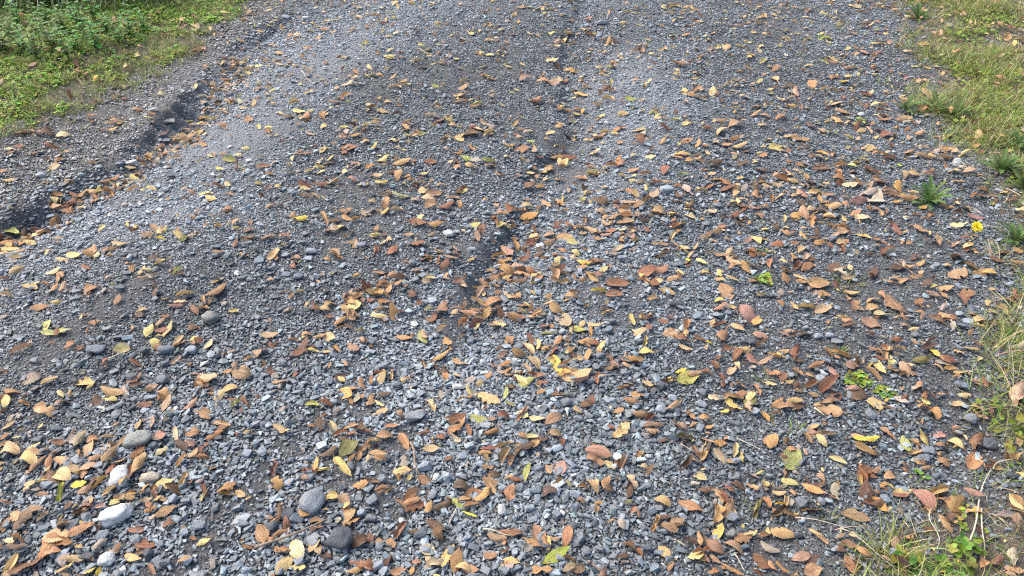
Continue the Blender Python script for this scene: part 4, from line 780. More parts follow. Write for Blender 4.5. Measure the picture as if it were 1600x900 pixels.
leaf_things = []
heap = []                                                   # so that leaves lie on one another where they crowd
for k, (px, py, ln, ang, c) in enumerate(NEAR_LEAVES):
    r = random.Random(2000 + k)
    x, y, z, yaw, L_ = ground_segment(px, py, ln, ang, 0.042, 0.096)
    if r.random() < .5: yaw += math.pi
    w = [1] * len(LEAF_STYLES)
    vi = r.randrange(len(LEAF_STYLES))
    under = sum(1 for hx, hy in heap if math.hypot(hx - x, hy - y) < .035)
    heap.append((x, y))
    ob = link(bpy.data.objects.new('fallen_leaf', big_leaves[vi]))
    ob.location = (x, y, z + .008 + .006 * min(under, 4))
    ob.rotation_euler = (r.gauss(0, .26), r.gauss(0, .20), yaw)
    k_ = L_ * r.uniform(.92, 1.06)
    ob.scale = (k_, k_ * r.uniform(.85, 1.15), k_ * r.uniform(.8, 1.1))
    ob.color = (*leaf_colour(c, r), 1)
    if k < 110 and r.random() < .6:
        st = link(bpy.data.objects.new('stalk', STALK), ob)
        st.location = big_leaves[vi]['base']
        st.rotation_euler = (r.uniform(-.5, .5), r.uniform(-.3, .3), r.uniform(-.3, .3))
    leaf_things.append((ob, px, py, ln, ang, c, LEAF_STYLES[vi]))

# the other leaves and the broken bits of leaf
X, Y, Z, RO, SC, IX, CO = [], [], [], [], [], [], []
def add_litter(x, y, z, yaw, L_, col, tilt=.28):
    X.append(x); Y.append(y); Z.append(z)
    RO.append((random.gauss(0, tilt), random.gauss(0, tilt * .9), yaw)); IX.append(random.randrange(len(LEAF_STYLES)))
    SC.append((L_, L_ * random.uniform(.8, 1.2), L_ * random.uniform(.8, 1.2))); CO.append(col)
for k, (px, py, ln, ang, c) in enumerate(REST):
    r = random.Random(5000 + k)
    x, y, z, yaw, L_ = ground_segment(px, py, ln * 0.97, ang, 0.022, 0.08)
    add_litter(x, y, z + .010 + (.02 if px < 370 and py < 200 and px + py * 1.9 < 430 else 0), yaw + (math.pi if r.random() < .5 else 0), L_, leaf_colour(c, r))
rc = random.Random(17)
for px, py, ln, ang, c in leaf_rows:                          # bits and neighbours lying with the leaves listed
    if rc.random() < .62:
        q = ln * rc.uniform(.4, 1.1); a = rc.uniform(0, 6.28)
        x, y, z = [float(v) for v in ground(px + q * math.cos(a), py + q * .6 * math.sin(a))]
        add_litter(x, y, z + .006 + rc.random() * .006, rc.uniform(0, 6.28), rc.uniform(.016, .058), leaf_colour(rc.choice('ttoorrrbbys'), rc), .3)
GD = [(a, b) for a, b in zip(GULLY[:-1], GULLY[1:])]
rg = random.Random(91)
for k in range(190):                                         # leaves washed into the gully
    (ax, ay), (bx, by) = rg.choice(GD[2:11])
    t = rg.random(); q = rg.uniform(-.02, .13) ; ln_ = math.hypot(bx - ax, by - ay)
    x = ax + (bx - ax) * t + (by - ay) / ln_ * q; y = ay + (by - ay) * t - (bx - ax) / ln_ * q
    add_litter(x, y, float(height(x, y)) + .008 + rg.random() * .012, rg.uniform(0, 6.28), rg.uniform(.02, .066), leaf_colour(rg.choice('tttooorbyys'), rg), .5)
for cx_, cy_, rad, n in ((785, 455, .12, 44), (830, 380, .12, 22), (760, 500, .06, 12), (880, 250, .12, 16), (1300, 360, .10, 22), (560, 480, .07, 14), (110, 800, .08, 14), (880, 560, .07, 14)):
    bx, by, bz = ground(cx_, cy_)
    for k in range(n):
        x, y = float(bx) + rg.gauss(0, rad), float(by) + rg.gauss(0, rad * .9)
        add_litter(x, y, float(height(x, y)) + .008 + rg.random() * .02, rg.uniform(0, 6.28), rg.uniform(.03, .07), leaf_colour(rg.choice('ttoooorrO'), rg), .5)
def litter_density(px, py):
    d = 0.13 + 0.32 * max(0, min(1, (px - 1000) / 350)) + 0.10 * max(0, min(1, (300 - py) / 200))
    d += 0.9 * math.exp(-(((px - 785) / 45) ** 2 + ((py - 455) / 50) ** 2))
    for gx_, gy_ in ((20, 395), (60, 362), (105, 335), (150, 300), (190, 270), (235, 235), (270, 205), (310, 165), (345, 125)):
        d += 0.9 * math.exp(-(((px - gx_ - 8) / 26) ** 2 + ((py - gy_ - 8) / 13) ** 2))
    d += 0.35 * math.exp(-(((px - 950) / 120) ** 2 + ((py - 340) / 60) ** 2))
    d += 0.30 * math.exp(-(((px - 1560) / 60) ** 2 + ((py - 780) / 120) ** 2)) + 0.4 * math.exp(-(((px - 1590) / 25) ** 2 + ((py - 90) / 80) ** 2))
    d += 0.25 * math.exp(-(((px - 130) / 110) ** 2 + ((py - 790) / 90) ** 2))
    return d
def left_edge_d(x, y): return line_dist(np.array([x]), np.array([y]), LEFT_EDGE)[0][0]
def right_edge_d(x, y): return line_dist(np.array([x]), np.array([y]), RIGHT_EDGE)[0][0]
r5 = random.Random(77)
n_ok = 0
while n_ok < 3300:
    # even over the ground, not over the picture
    x = r5.uniform(-4.2, 4.2); y = r5.uniform(.9, 6.0)
    z = float(height(np.array([x]), np.array([y]))[0]) if n_ok < 0 else 0.0
    px, py, _ = project(x, y, 0.0)
    if not (-250 < px < 1850 and -120 < py < 1050): continue
    if r5.random() > litter_density(float(px), float(py)): continue
    n_ok += 1
    c = r5.choice('oootttrrbyyypOs')
    small = r5.random() < (.62 if y < 3 else .40)
    on_grass = float(left_edge_d(x, y)) > .05 or float(right_edge_d(x, y)) > .05
    L_ = r5.uniform(.010, .026) if small else r5.uniform(.026, .055)
    z = float(height(np.array([x]), np.array([y]))[0])
    add_litter(x, y, z + (.03 if on_grass else .009), r5.uniform(0, 6.28), L_, leaf_colour(c, r5), .45)
n_ok = 0
while n_ok < 1300:                                           # small leaves all the way up the track
    x = r5.uniform(-1.7, 3.2); y = r5.uniform(2.6, 5.9)
    if noise2(np.array([x * 2.2]), np.array([y * 2.2]), 12)[0] + .25 < r5.random(): continue
    n_ok += 1
    add_litter(x, y, float(height(x, y)) + .009, r5.gauss(0, .5), r5.uniform(.022, .052), leaf_colour(r5.choice('ttttyyyoorsg'), r5), .3)
lt = scatter('leaf_litter', LITTER, np.stack([X, Y, Z], -1), np.array(RO), np.array(SC), np.array(IX), np.array(CO))
tag(lt, 'smaller and broken brown and yellow leaves strewn over the track', 'leaves', kind='stuff')
# ------------------------------------------------------------------ plants
class MB:
    """collects coloured strips into one mesh"""
    def __init__(s): s.v, s.f, s.c = [], [], []
    def strip(s, pts, widths, sides, col, tipcol=None):
        b = len(s.v)
        n = len(pts)
        for k, (p, w, d) in enumerate(zip(pts, widths, sides)):
            s.v += [p - d * w, p + d * w]
            q = k / max(1, n - 1)
            c = col if tipcol is None else tuple(a * (1 - q) + e * q for a, e in zip(col, tipcol))
            s.c += [c, c]
        for k in range(n - 1): s.f.append((b + 2 * k, b + 2 * k + 1, b + 2 * k + 3, b + 2 * k + 2))
    def fan(s, pts, col):
        b = len(s.v); s.v += pts; s.c += [col] * len(pts)
        c = b
        for k in range(1, len(pts) - 1): s.f.append((c, b + k, b + k + 1))
    def mesh(s, name, m):
        me = bpy.data.meshes.new(name); me.from_pydata([tuple(p) for p in s.v], [], s.f)
        a = me.attributes.new('bcol', 'FLOAT_COLOR', 'POINT'); a.data.foreach_set('color', np.array([(*c, 1) for c in s.c], np.float32).ravel())
        me.polygons.foreach_set('use_smooth', np.ones(len(s.f), bool))
        me.materials.append(m)
        return me

def grass_blade(mb, r, base, yaw, ln, wid, lean, droop, col, tip=None, segs=5):
    d = Vector((math.cos(yaw), math.sin(yaw), 0)); side = Vector((-d.y, d.x, 0))
    pts, ws, ss = [], [], []
    p, a = Vector(base), lean
    for k in range(segs + 1):
        q = k / segs
        pts.append(p.copy()); ws.append(wid * (1 - q) ** .7 + .0001); ss.append((side + Vector((0, 0, .3 * math.sin(yaw * 3)))).normalized())
        p = p + (d * math.sin(a) + Vector((0, 0, 1)) * math.cos(a)) * (ln / segs)
        a += droop / segs
    mb.strip(pts, ws, ss, col, tip)

GREENS = [(.125, .19, .036), (.165, .23, .045), (.095, .155, .03), (.21, .25, .06)]
DRYS = [(.34, .29, .16), (.26, .23, .11), (.42, .36, .23), (.25, .25, .09)]
def tuft_mesh(seed, n, ln, dry=.3, spread=.02, wid=.0014, lean=(.1, 1.0), name='grass_tuft'):
    r = random.Random(seed); mb = MB()
    for _ in range(n):
        a = r.uniform(0, 6.283); q = r.random() ** .6 * spread
        isdry = r.random() < dry
        c = r.choice(DRYS if isdry else GREENS); c = tuple(v * r.uniform(.75, 1.3) for v in c)
        tip = tuple(v * 1.15 for v in c) if r.random() < .6 else r.choice(DRYS)
        grass_blade(mb, r, (q * math.cos(a), q * math.sin(a), -.004), a + r.gauss(0, .7), ln * r.uniform(.5, 1.15), wid * r.uniform(.6, 1.3), r.uniform(*lean), r.uniform(.2, 1.5), c, tip)
    return mb.mesh(name, M_GRASS)

def leaflet(mb, base, d, up, ln, wid, col, n=7, fold=.15, heart=False):
    """one small blade: an outline fan lying along d"""
    side = d.cross(up).normalized()
    pts = [Vector(base) + d * ln * .45]
    for k in range(n + 1):
        t = k / n * 2 * math.pi
        u = .5 - .5 * math.cos(t); w = math.sin(t) * (.5 if not heart else .5 * (1 + .35 * (u - .5)))
        pts.append(Vector(base) + d * ln * u + side * wid * w + up * (fold * abs(w) * wid))
    mb.fan(pts, col)

def cover_mesh(seed, n, spread, hgt, size, bright=1.0, name='ground_cover', greens=None, tri=False):
    """low creeping weed: small rounded leaves held on short stems"""
    r = random.Random(seed); mb = MB()
    greens = greens or [(.21, .29, .045), (.28, .36, .06), (.36, .41, .09), (.14, .22, .042)]
    for _ in range(n):
        a = r.uniform(0, 6.283); q = r.random() ** .55 * spread
        p = Vector((q * math.cos(a), q * math.sin(a), hgt * r.uniform(.25, 1) * (1 - .5 * q / spread)))
        c = tuple(v * bright * r.uniform(.7, 1.3) for v in r.choice(greens))
        grass_blade(mb, r, (p.x * .8, p.y * .8, -.003), a, p.z + .004, .0006, .1, .2, (.09, .13, .04), None, 2)
        for j in range(3 if tri else 1):
            b = a + r.gauss(0, .8) + j * 2.09
            el = r.uniform(-.25, .55)
            d = Vector((math.cos(b) * math.cos(el), math.sin(b) * math.cos(el), math.sin(el)))
            up = Vector((r.gauss(0, .25), r.gauss(0, .25), 1)).normalized()
            up = (up - d * up.dot(d)).normalized()
            s = size * r.uniform(.6, 1.3)
            leaflet(mb, p, d, up, s, s * r.uniform(.7, .95), c, 7, .2)
    return mb.mesh(name, M_PLANT)

def verge_scatter(name, meshes, n, test, size, label, cat, seed, yr=(.8, 6.4), xr=(-5, 5)):
    r = np.random.default_rng(seed)
    col = variant_collection(name + '_variant', meshes)
    X = r.uniform(*xr, n * 50); Y = r.uniform(*yr, n * 50)
    k = in_view(X, Y, 0.0, .25, .25) & (r.random(len(X)) < test(X, Y))
    X, Y = X[k][:n], Y[k][:n]
    m = len(X); Z = height(X, Y)
    s = r.uniform(size[0], size[1], m)
    ob = scatter(name, col, np.stack([X, Y, Z], -1), np.stack([r.normal(0, .15, m), r.normal(0, .15, m), r.uniform(0, 6.283, m)], -1), np.stack([s, s, s], -1), r.integers(0, len(meshes), m), np.ones((m, 3)))
    tag(ob, label, cat, kind='stuff')
    print(name, m)

def left_d(X, Y): return line_dist(X, Y, LEFT_EDGE)[0] + (fbm(X * 4, Y * 4, 61, 3) - .5) * .30
def right_d(X, Y): return line_dist(X, Y, RIGHT_EDGE)[0] + (fbm(X * 4, Y * 4, 61, 3) - .5) * .25

def left_cover(X, Y):
    d = left_d(X, Y)
    patch = fbm(X * 3.0, Y * 3.0, 141, 3)
    px, py, _ = project(X, Y, 0 * X)
    dry_bank = np.exp(-(((px - 215) / 95) ** 2 + ((py - 112) / 32) ** 2))
    return sstep(-.05, .14, d) * sstep(.30, .48, patch + .2 * sstep(.1, .5, d)) * (1 - .9 * dry_bank)
def left_grass(X, Y):
    d = left_d(X, Y)
    return np.clip(sstep(-.14, .12, d) * (.45 + .65 * sstep(.35, .6, fbm(X * 4, Y * 4, 151, 2))), 0, 1)
def right_grass(X, Y):
    d = right_d(X, Y)
    px, py, _ = project(X, Y, 0 * X)
    thin = 1 - .85 * np.exp(-(((px - 1600) / 45) ** 2 + ((py - 90) / 85) ** 2)) - .5 * np.exp(-(((px - 1560) / 60) ** 2 + ((py - 430) / 40) ** 2)) - .55 * np.exp(-(((px - 1540) / 90) ** 2 + ((py - 760) / 70) ** 2))
    return np.clip(sstep(-.06, .16, d) * (.10 + .90 * sstep(.38, .60, fbm(X * 3.5, Y * 3.5, 161, 2))) * np.clip(thin, 0, 1), 0, 1)

cov = [cover_mesh(10 + k, 16, .035, .022, .014) for k in range(5)] + [cover_mesh(20 + k, 12, .03, .03, .011, 1.1, tri=True) for k in range(3)]
verge_scatter('ground_cover', cov, 7000, left_cover, (.7, 1.35), 'low bright green creeping weeds matting the verge beyond the gully', 'ground cover', 3, (3.0, 6.6), (-5.4, -1.0))
gl = [tuft_mesh(30 + k, 14, .062, .42, .024, .0013) for k in range(6)]
verge_scatter('verge_grass', gl, 6500, left_grass, (.6, 1.25), 'short half-dry grass thinning out along the bank of the gully', 'grass', 4, (2.8, 6.6), (-5.4, -1.0))
gr_ = [tuft_mesh(50 + k, 15, .075, .28, .03, .0012, (.2, 1.25)) for k in range(7)]
verge_scatter('roadside_grass', gr_, 6200, right_grass, (.65, 1.4), 'fine olive grass mixed with straw along the verge beside the dandelions', 'grass', 5, (.7, 6.6), (.3, 5.4))
cr = [cover_mesh(70 + k, 11, .03, .025, .014, .75) for k in range(4)]
verge_scatter('verge_weeds', cr, 1300, lambda X, Y: .8 * sstep(.05, .3, right_d(X, Y)) * sstep(.45, .6, fbm(X * 3, Y * 3, 171, 2)), (.7, 1.3), 'small dull green weeds growing through the roadside grass', 'weeds', 6, (.7, 6.6), (.3, 5.4))

th_ = [tuft_mesh(85 + k, 9, .085, 1.0, .05, .0010, (1.25, 1.5)) for k in range(5)]
def thatch(X, Y):
    return np.maximum(.9 * sstep(-.12, .05, right_d(X, Y)), .6 * sstep(-.1, .1, left_d(X, Y))) * sstep(.35, .6, fbm(X * 5, Y * 5, 181, 2))
verge_scatter('dead_grass', th_, 1500, thatch, (.6, 1.3), 'bleached dead grass stems matted along both edges of the track', 'dead grass', 8, (.7, 6.6))

# single tufts one can pick out: x, y, radius in pixels, blades, length (m), dryness, label
TUFTS = [
(1402, 858, 55, 60, .11, .35, 'yellowish grass tuft in the lower corner beside a crumpled brown leaf'),
(1313, 546, 14, 22, .035, .15, 'small green grass tuft above the creeping weed patch'),
(1325, 440, 30, 34, .06, .55, 'straggly half-dry grass tuft among brown leaves below the lone rosette'),
(1310, 42, 14, 16, .09, .75, 'thin straw-coloured grass tuft near the top edge of the track'),
(1254, 84, 14, 18, .07, .8, 'withered brown grass tuft on the dark gravel near the top'),
(1380, 125, 16, 16, .06, .05, 'bright green grass tuft with reddish base above the yellow leaf'),
(1335, 258, 12, 20, .03, .2, 'small mossy green tuft between russet leaves above the rosette'),
(1316, 338, 12, 22, .02, .1, 'tiny dark moss-green tuft below a golden leaf'),
(1190, 586, 18, 30, .03, .15, 'low dark green tuft beside the veined brown leaf in mid track'),
(1170, 470, 9, 20, .018, .2, 'faint grey-green moss tuft beside the big pinkish brown leaf'),
(1165, 788, 12, 26, .02, .1, 'short dark green tuft beside olive leaf near the lower edge'),
(1245, 668, 14, 22, .03, .4, 'sparse dull green tuft under leaves between the weed patch and lower edge'),
(1294, 806, 12, 18, .035, .1, 'small dark green tuft touching the crumpled brown leaf'),
(212, 142, 18, 20, .07, .35, 'pale green grass tuft on the bank just above the gully lip'),
(162, 141, 12, 12, .06, .3, 'upright thin grass tuft on the stony bank'),
(112, 188, 14, 18, .05, .3, 'bright little grass tuft on the bank above a dark rolled leaf'),
(133, 201, 12, 16, .035, .2, 'small spreading grass tuft at the edge of the bank gravel'),
(185, 95, 26, 26, .07, .6, 'brownish grass tuft in the middle of the bank'),
(275, 80, 24, 24, .06, .65, 'dry olive grass tuft where the bank meets the stones'),
(240, 105, 12, 12, .06, .25, 'thin yellow-green tuft beside the stony lip of the bank'),
(1555, 400, 40, 26, .10, .6, 'arching straw and green tuft under the rosette with the flower'),
(1470, 215, 50, 60, .11, .35, 'dense fine grass tuft with long seed stalks beside the seed head'),
(1550, 540, 60, 55, .15, .45, 'long trailing grass tuft reaching in from the verge'),
(1585, 620, 50, 50, .16, .4, 'blurred tall grass tuft at the edge above the clover'),
(1530, 205, 45, 60, .10, .12, 'lush green tuft around the upright leaf on the verge'),
(1572, 185, 45, 60, .10, .15, 'thick green tuft above the toothed rosettes'),
(1505, 190, 35, 44, .08, .15, 'green tuft between the half-hidden rosette and the upright leaf'),
(1545, 240, 35, 44, .08, .10, 'short dense tuft just above the toothed rosette'),
(1590, 255, 40, 54, .10, .10, 'deep green tuft between the two toothed rosettes at the edge'),
(1588, 318, 30, 40, .07, .15, 'low green tuft under the edge rosette above the yellow flower'),
(1450, 90, 45, 46, .09, .2, 'thick soft green tuft on the upper verge'),
(1540, 110, 45, 46, .09, .3, 'bushy green tuft in front of the leaf-strewn verge'),
(1500, 40, 45, 46, .10, .3, 'tall green tuft at the top of the verge'),
]
for k, (px, py, rad, nb, ln, dry, lab) in enumerate(TUFTS):
    x, y, z = [float(v) for v in ground(px, py + rad * .25)]
    dep = project(x, y, z)[2]
    me = tuft_mesh(400 + k, nb, ln, dry, rad / FPX * dep * .55, .0015, (.15, 1.2))
    ob = link(bpy.data.objects.new('grass_tuft', me)); ob.location = (x, y, z)
    tag(ob, lab, 'grass tuft', 'grass tufts one can pick out')

# creeping weeds and clover picked out
WEEDS = [
(1340, 592, 22, .018, .011, 46, .8, True, 'bright green creeping weed patch among leaves, its larger upper half', 'creeping_weed', 'weed'),
(1382, 612, 16, .015, .010, 34, .8, True, 'bright green creeping weed patch among leaves, its smaller lower half', 'creeping_weed', 'weed'),
(1195, 437, 14, .02, .014, 22, .9, True, 'small bright green weed beside brown leaves in mid track', 'creeping_weed', 'weed'),
(1192, 394, 10, .02, .013, 12, .9, False, 'tiny pale green seedling above the bright green weed', 'seedling', 'seedling'),
(1412, 882, 24, .045, .022, 9, .55, True, 'single clover with rounded leaves at the lower edge', 'clover_plant', 'clover'),
(1500, 855, 26, .04, .017, 12, .5, True, 'bright clover growing beside a grey stalk in the lower corner', 'clover_plant', 'clover'),
(1492, 885, 24, .04, .017, 10, .5, True, 'green clover at the bottom edge below the stalk', 'clover_plant', 'clover'),
(1548, 640, 20, .04, .018, 9, .75, False, 'yellow-green leafy weed above the yellow leaf by the verge', 'leafy_weed', 'weed'),
(1560, 665, 34, .05, .019, 14, .6, False, 'reddish and green leafy weed at the verge beside a grey stone', 'leafy_weed', 'weed'),
(1592, 668, 22, .06, .028, 9, .5, False, 'broad-leaved dark green weed cut off by the picture edge', 'leafy_weed', 'weed'),
(1590, 720, 26, .05, .02, 10, .5, False, 'low green weed under grass stalks at the edge', 'leafy_weed', 'weed'),
(1432, 745, 12, .02, .012, 10, .9, False, 'sparse pale weed between curled brown leaves near the verge', 'creeping_weed', 'weed'),
(1342, 190, 12, .02, .022, 7, .8, False, 'seedling with four broad green leaves below a pale pebble', 'seedling', 'seedling'),
(1288, 60, 10, .02, .014, 10, 1.1, True, 'little green weed among leaves near the top of the track', 'creeping_weed', 'weed'),
(1336, 250, 8, .02, .014, 6, .9, False, 'tiny grey-green sprout beside the mossy tuft', 'seedling', 'seedling'),
]
for k, (px, py, rad, hg, sz, nb, br, tri, lab, nm, cat) in enumerate(WEEDS):
    x, y, z = [float(v) for v in ground(px, py + rad * .2)]
    dep = project(x, y, z)[2]
    me = cover_mesh(600 + k, nb, rad / FPX * dep * .9, hg, sz, br, nm, None, tri)
    ob = link(bpy.data.objects.new(nm, me)); ob.location = (x, y, z + .002)
    tag(ob, lab, cat, 'single weeds on the track and verge')

# dandelion rosettes -------------------------------------------------------
def dandelion_leaf(seed, lobes=True):
    r = random.Random(seed); mb = MB()
    n = 16
    c = r.choice([(.08, .15, .035), (.105, .185, .045), (.06, .12, .03)])
    lean, droop = r.uniform(.35, 1.15), r.uniform(.3, 1.0)
    p, a = Vector((0, 0, 0)), lean
    spine = []
    for k in range(n + 1):
        spine.append((p.copy(), a)); p = p + Vector((math.sin(a), 0, math.cos(a))) / n; a += droop / n
    b = len(mb.v)
    for k, (q, a) in enumerate(spine):
        t = k / n
        w = .015 + .115 * math.sin(math.pi * min(1, t * .95)) ** 1.3 * (.35 + .8 * t)
        if lobes and t < .85: w *= (1.35 if k % 2 else .42)
        if k == n: w = .004
        up = Vector((-math.cos(a), 0, math.sin(a)))
        back = Vector((-math.sin(a), 0, -math.cos(a))) * (.03 if k % 2 else 0)
        mb.v += [q + Vector((0, -w, 0)) + up * w * .35 + back, q.copy(), q + Vector((0, w, 0)) + up * w * .35 + back]
        cc_ = tuple(v * r.uniform(.85, 1.2) for v in c)
        mb.c += [cc_, (.13, .19, .07), cc_]
    for k in range(n):
        i = b + 3 * k
        mb.f += [(i, i + 1, i + 4, i + 3), (i + 1, i + 2, i + 5, i + 4)]
    return mb.mesh('leaf', M_PLANT)
DLEAVES = [dandelion_leaf(800 + k) for k in range(8)]
ROSETTES = [
(1415, 168, .085, 18, 'dark green dandelion rosette alone on the gravel beside a yellow leaf'),
(1448, 312, .110, 20, 'lone dandelion rosette with long spread leaves ringed by brown leaves'),
(1585, 372, .115, 20, 'dandelion rosette with one yellow flower at the picture edge'),
(1562, 262, .120, 20, 'toothed green dandelion rosette in the grass below an upright leaf'),
(1598, 290, .125, 18, 'second toothed dandelion rosette cut by the picture edge'),
(1590, 225, .12, 16, 'grass-hidden dandelion rosette in the verge beside a pale leaf'),
(1432, 25, .120, 16, 'dark dandelion rosette at the top of the verge'),
(1492, 178, .120, 16, 'dandelion rosette half hidden in grass under an upright brown leaf'),
(1462, 165, .100, 12, 'pale dusty rosette between the verge grass and tan leaves'),
]
roots = []
for k, (px, py, ln, n, lab) in enumerate(ROSETTES):
    r = random.Random(1300 + k)
    x, y, z = [float(v) for v in ground(px, py + 6)]
    root = empty('dandelion_plant', (x, y, z + .004), r.uniform(0, 6))
    tag(root, lab, 'dandelion', 'dandelion rosettes')
    n = int(n * 1.6)
    for j in range(n):
        o = link(bpy.data.objects.new('leaf', r.choice(DLEAVES)), root)
        s = ln * r.uniform(.40, 1.0)
        o.scale = (s, s * r.uniform(.8, 1.1), s * r.uniform(.7, 1.25))
        o.rotation_euler = (r.gauss(0, .1), r.uniform(-.25, .35), j / n * 6.283 * 2 + r.gauss(0, .25))
    roots.append(root)

def tube(pts, rad, m, name, sides=6):
    bm = bmesh.new(); rings = []
    for k, p in enumerate(pts):
        p = Vector(p)
        d = (Vector(pts[min(k + 1, len(pts) - 1)]) - Vector(pts[max(k - 1, 0)])).normalized()
        a = d.orthogonal().normalized(); b = d.cross(a)
        rr = rad if not hasattr(rad, '__len__') else rad[k]
        rings.append([bm.verts.new(p + (a * math.cos(t) + b * math.sin(t)) * rr) for t in [6.2832 * q / sides for q in range(sides)]])
    for q, w in zip(rings[:-1], rings[1:]):
        # line the rings up
        for k in range(sides): bm.faces.new((q[k], q[(k + 1) % sides], w[(k + 1) % sides], w[k]))
    bm.faces.new(rings[0][::-1]); bm.faces.new(rings[-1])
    me = bpy.data.meshes.new(name); bm.to_mesh(me); bm.free(); me.materials.append(m)
    me.polygons.foreach_set('use_smooth', np.ones(len(me.polygons), bool))
    return me

# yellow flower of the third rosette, lying out over the gravel on its stem
root = roots[2]
fx_, fy_, fz_ = [float(v) for v in ground(1521, 366)]
inv = Matrix.Translation(root.location) @ Euler(root.rotation_euler).to_matrix().to_4x4()
inv = inv.inverted()
head = Vector((fx_, fy_, fz_ + .032))
def flower_mesh():
    bm = bmesh.new(); r = random.Random(3)
    for layer, (n, ln, el) in enumerate(((30, .021, .12), (28, .019, .45), (22, .015, .85), (14, .010, 1.2))):
        for k in range(n):
            a = k / n * 6.283 + layer * .1 + r.gauss(0, .04); e = el + r.gauss(0, .08)
            d = Vector((math.cos(a) * math.cos(e), math.sin(a) * math.cos(e), math.sin(e))); s = Vector((-math.sin(a), math.cos(a), 0)) * .0015
            l_ = ln * r.uniform(.88, 1.08)
            q = [Vector((0, 0, .001 * layer)) + s * -.4, Vector((0, 0, .001 * layer)) + s * .4, d * l_ + s, d * l_ + s * .35 + d * .0008, d * l_ - s]
            bm.faces.new([bm.verts.new(v) for v in (q[0], q[1], q[2], q[3], q[4])])
    me = bpy.data.meshes.new('flower'); bm.to_mesh(me); bm.free(); me.materials.append(M_PETAL)
    return me
fl = link(bpy.data.objects.new('flower', flower_mesh()), root)
fl.location = inv @ head
fl.rotation_euler = (inv.to_3x3() @ Vector((0, -.6, 1))).to_track_quat('Z', 'Y').to_euler()
tag(fl, 'bright yellow open dandelion flower')
b0 = Vector(root.location)
stem_pts = [inv @ (b0.lerp(head, t) + Vector((0, 0, .03 * math.sin(t * math.pi)))) for t in (0, .25, .5, .75, .98)]
link(bpy.data.objects.new('stem', tube(stem_pts, .0018, M_STRAW, 'stem')), root)

# white seed head on its dark stem
x, y, z = [float(v) for v in ground(1482, 283)]
sh = empty('dandelion_seed_head', (x, y, z))
tag(sh, 'fluffy white dandelion seed head on a thin dark stem', 'dandelion')
link(bpy.data.objects.new('stem', tube([(0, 0, 0), (.002, .004, .04), (.006, .006, .085)], .0014, M_BARK, 'stem')), sh)
bm = bmesh.new(); r = random.Random(9)
for k in range(260):
    d = Vector((r.gauss(0, 1), r.gauss(0, 1), r.gauss(0, 1))).normalized(); o_ = d.orthogonal().normalized(); o2 = d.cross(o_)
    bm.faces.new([bm.verts.new(v) for v in (d * .002, d * .015 + o_ * .0003, d * .015 - o_ * .0003)])
    for q in range(4):
        a = q * .785 + r.random(); e = (o_ * math.cos(a) + o2 * math.sin(a)) * .005
        bm.faces.new([bm.verts.new(v) for v in (d * .0155 - e * .9 + d * .0022, d * .015 + o2 * .00035, d * .0155 + e * .9 + d * .0022, d * .015 - o2 * .00035)])
me = bpy.data.meshes.new('seed_ball'); bm.to_mesh(me); bm.free(); me.materials.append(M_FLUFF)
o = link(bpy.data.objects.new('seed_ball', me), sh); o.location = (.006, .006, .088)

# taller weeds and the big ornamental grass at the top of the far verge
def nettle(seed, ht, npairs, dark):
    r = random.Random(seed); st = MB(); lf = MB()
    for s_ in range(4):
        a0 = r.uniform(0, 6.28); lean = r.uniform(.05, .5)
        top = Vector((math.cos(a0) * math.sin(lean), math.sin(a0) * math.sin(lean), math.cos(lean))) * ht * r.uniform(.7, 1.1)
        st.strip([Vector((0, 0, 0)), top * .5, top], [.002, .0016, .001], [Vector((1, 0, 0))] * 3, (.08, .11, .04))
        st.strip([Vector((0, 0, 0)), top * .5, top], [.002, .0016, .001], [Vector((0, 1, 0))] * 3, (.08, .11, .04))
        for k in range(npairs):
            t = .25 + .75 * k / (npairs - 1)
            for q in (0, 1):
                a = k * 1.57 + q * math.pi + r.gauss(0, .3); el = r.uniform(-.3, .35)
                d = Vector((math.cos(a) * math.cos(el), math.sin(a) * math.cos(el), math.sin(el)))
                up = Vector((0, 0, 1)) - d * d.z; up.normalize()
                s = r.uniform(.028, .05) * (1.15 - .5 * t)
                c = tuple(v * dark * r.uniform(.7, 1.35) for v in r.choice([(.075, .15, .035), (.10, .19, .045), (.06, .12, .035)]))
                leaflet(lf, top * t, d, up, s, s * .6, c, 9, .25)
    return st.mesh('stem', M_PLANT), lf.mesh('foliage', M_PLANT)
NET = [nettle(60 + k, .17 + .03 * (k % 3), 6, 1.35) for k in range(4)]
r = random.Random(31)
NETTLES = [(18, 42), (40, 62), (62, 40), (82, 58), (100, 36), (118, 62), (135, 44), (152, 60), (168, 34), (186, 52), (205, 40), (30, 25), (75, 22), (120, 20), (150, 18), (225, 30), (5, 65), (60, 78), (110, 80)]
NWORD = ['at the picture corner', 'low at the front', 'under the first drooping blades', 'in the front row', 'beneath a pale arching blade', 'in the middle of the front row', 'in the middle of the patch', 'in the front row near the creeping weeds', 'in the shade of the tall grass', 'next to last along the front', 'where the patch thins out', 'in the dark back row near the corner', 'deep in the dark back row', 'in the back row under the grass clump', 'at the back beside two pale blades', 'last of the patch towards the track', 'cut off by the picture edge', 'standing forward in the creeping weeds', 'forward of the patch beside a brown leaf']
for k, ((px, py), wd) in enumerate(zip(NETTLES, NWORD)):
    x, y, z = [float(v) for v in ground(px, py + 18)]
    root = empty('leafy_weed', (x, y, z), r.uniform(0, 6))
    tag(root, 'green nettle-like weed ' + wd, 'weed', 'weeds under the tall grass')
    st, lf = NET[k % 4]
    s = r.uniform(.75, 1.1)
    root.scale = (s, s, s)
    link(bpy.data.objects.new('stem', st), root); link(bpy.data.objects.new('foliage', lf), root)

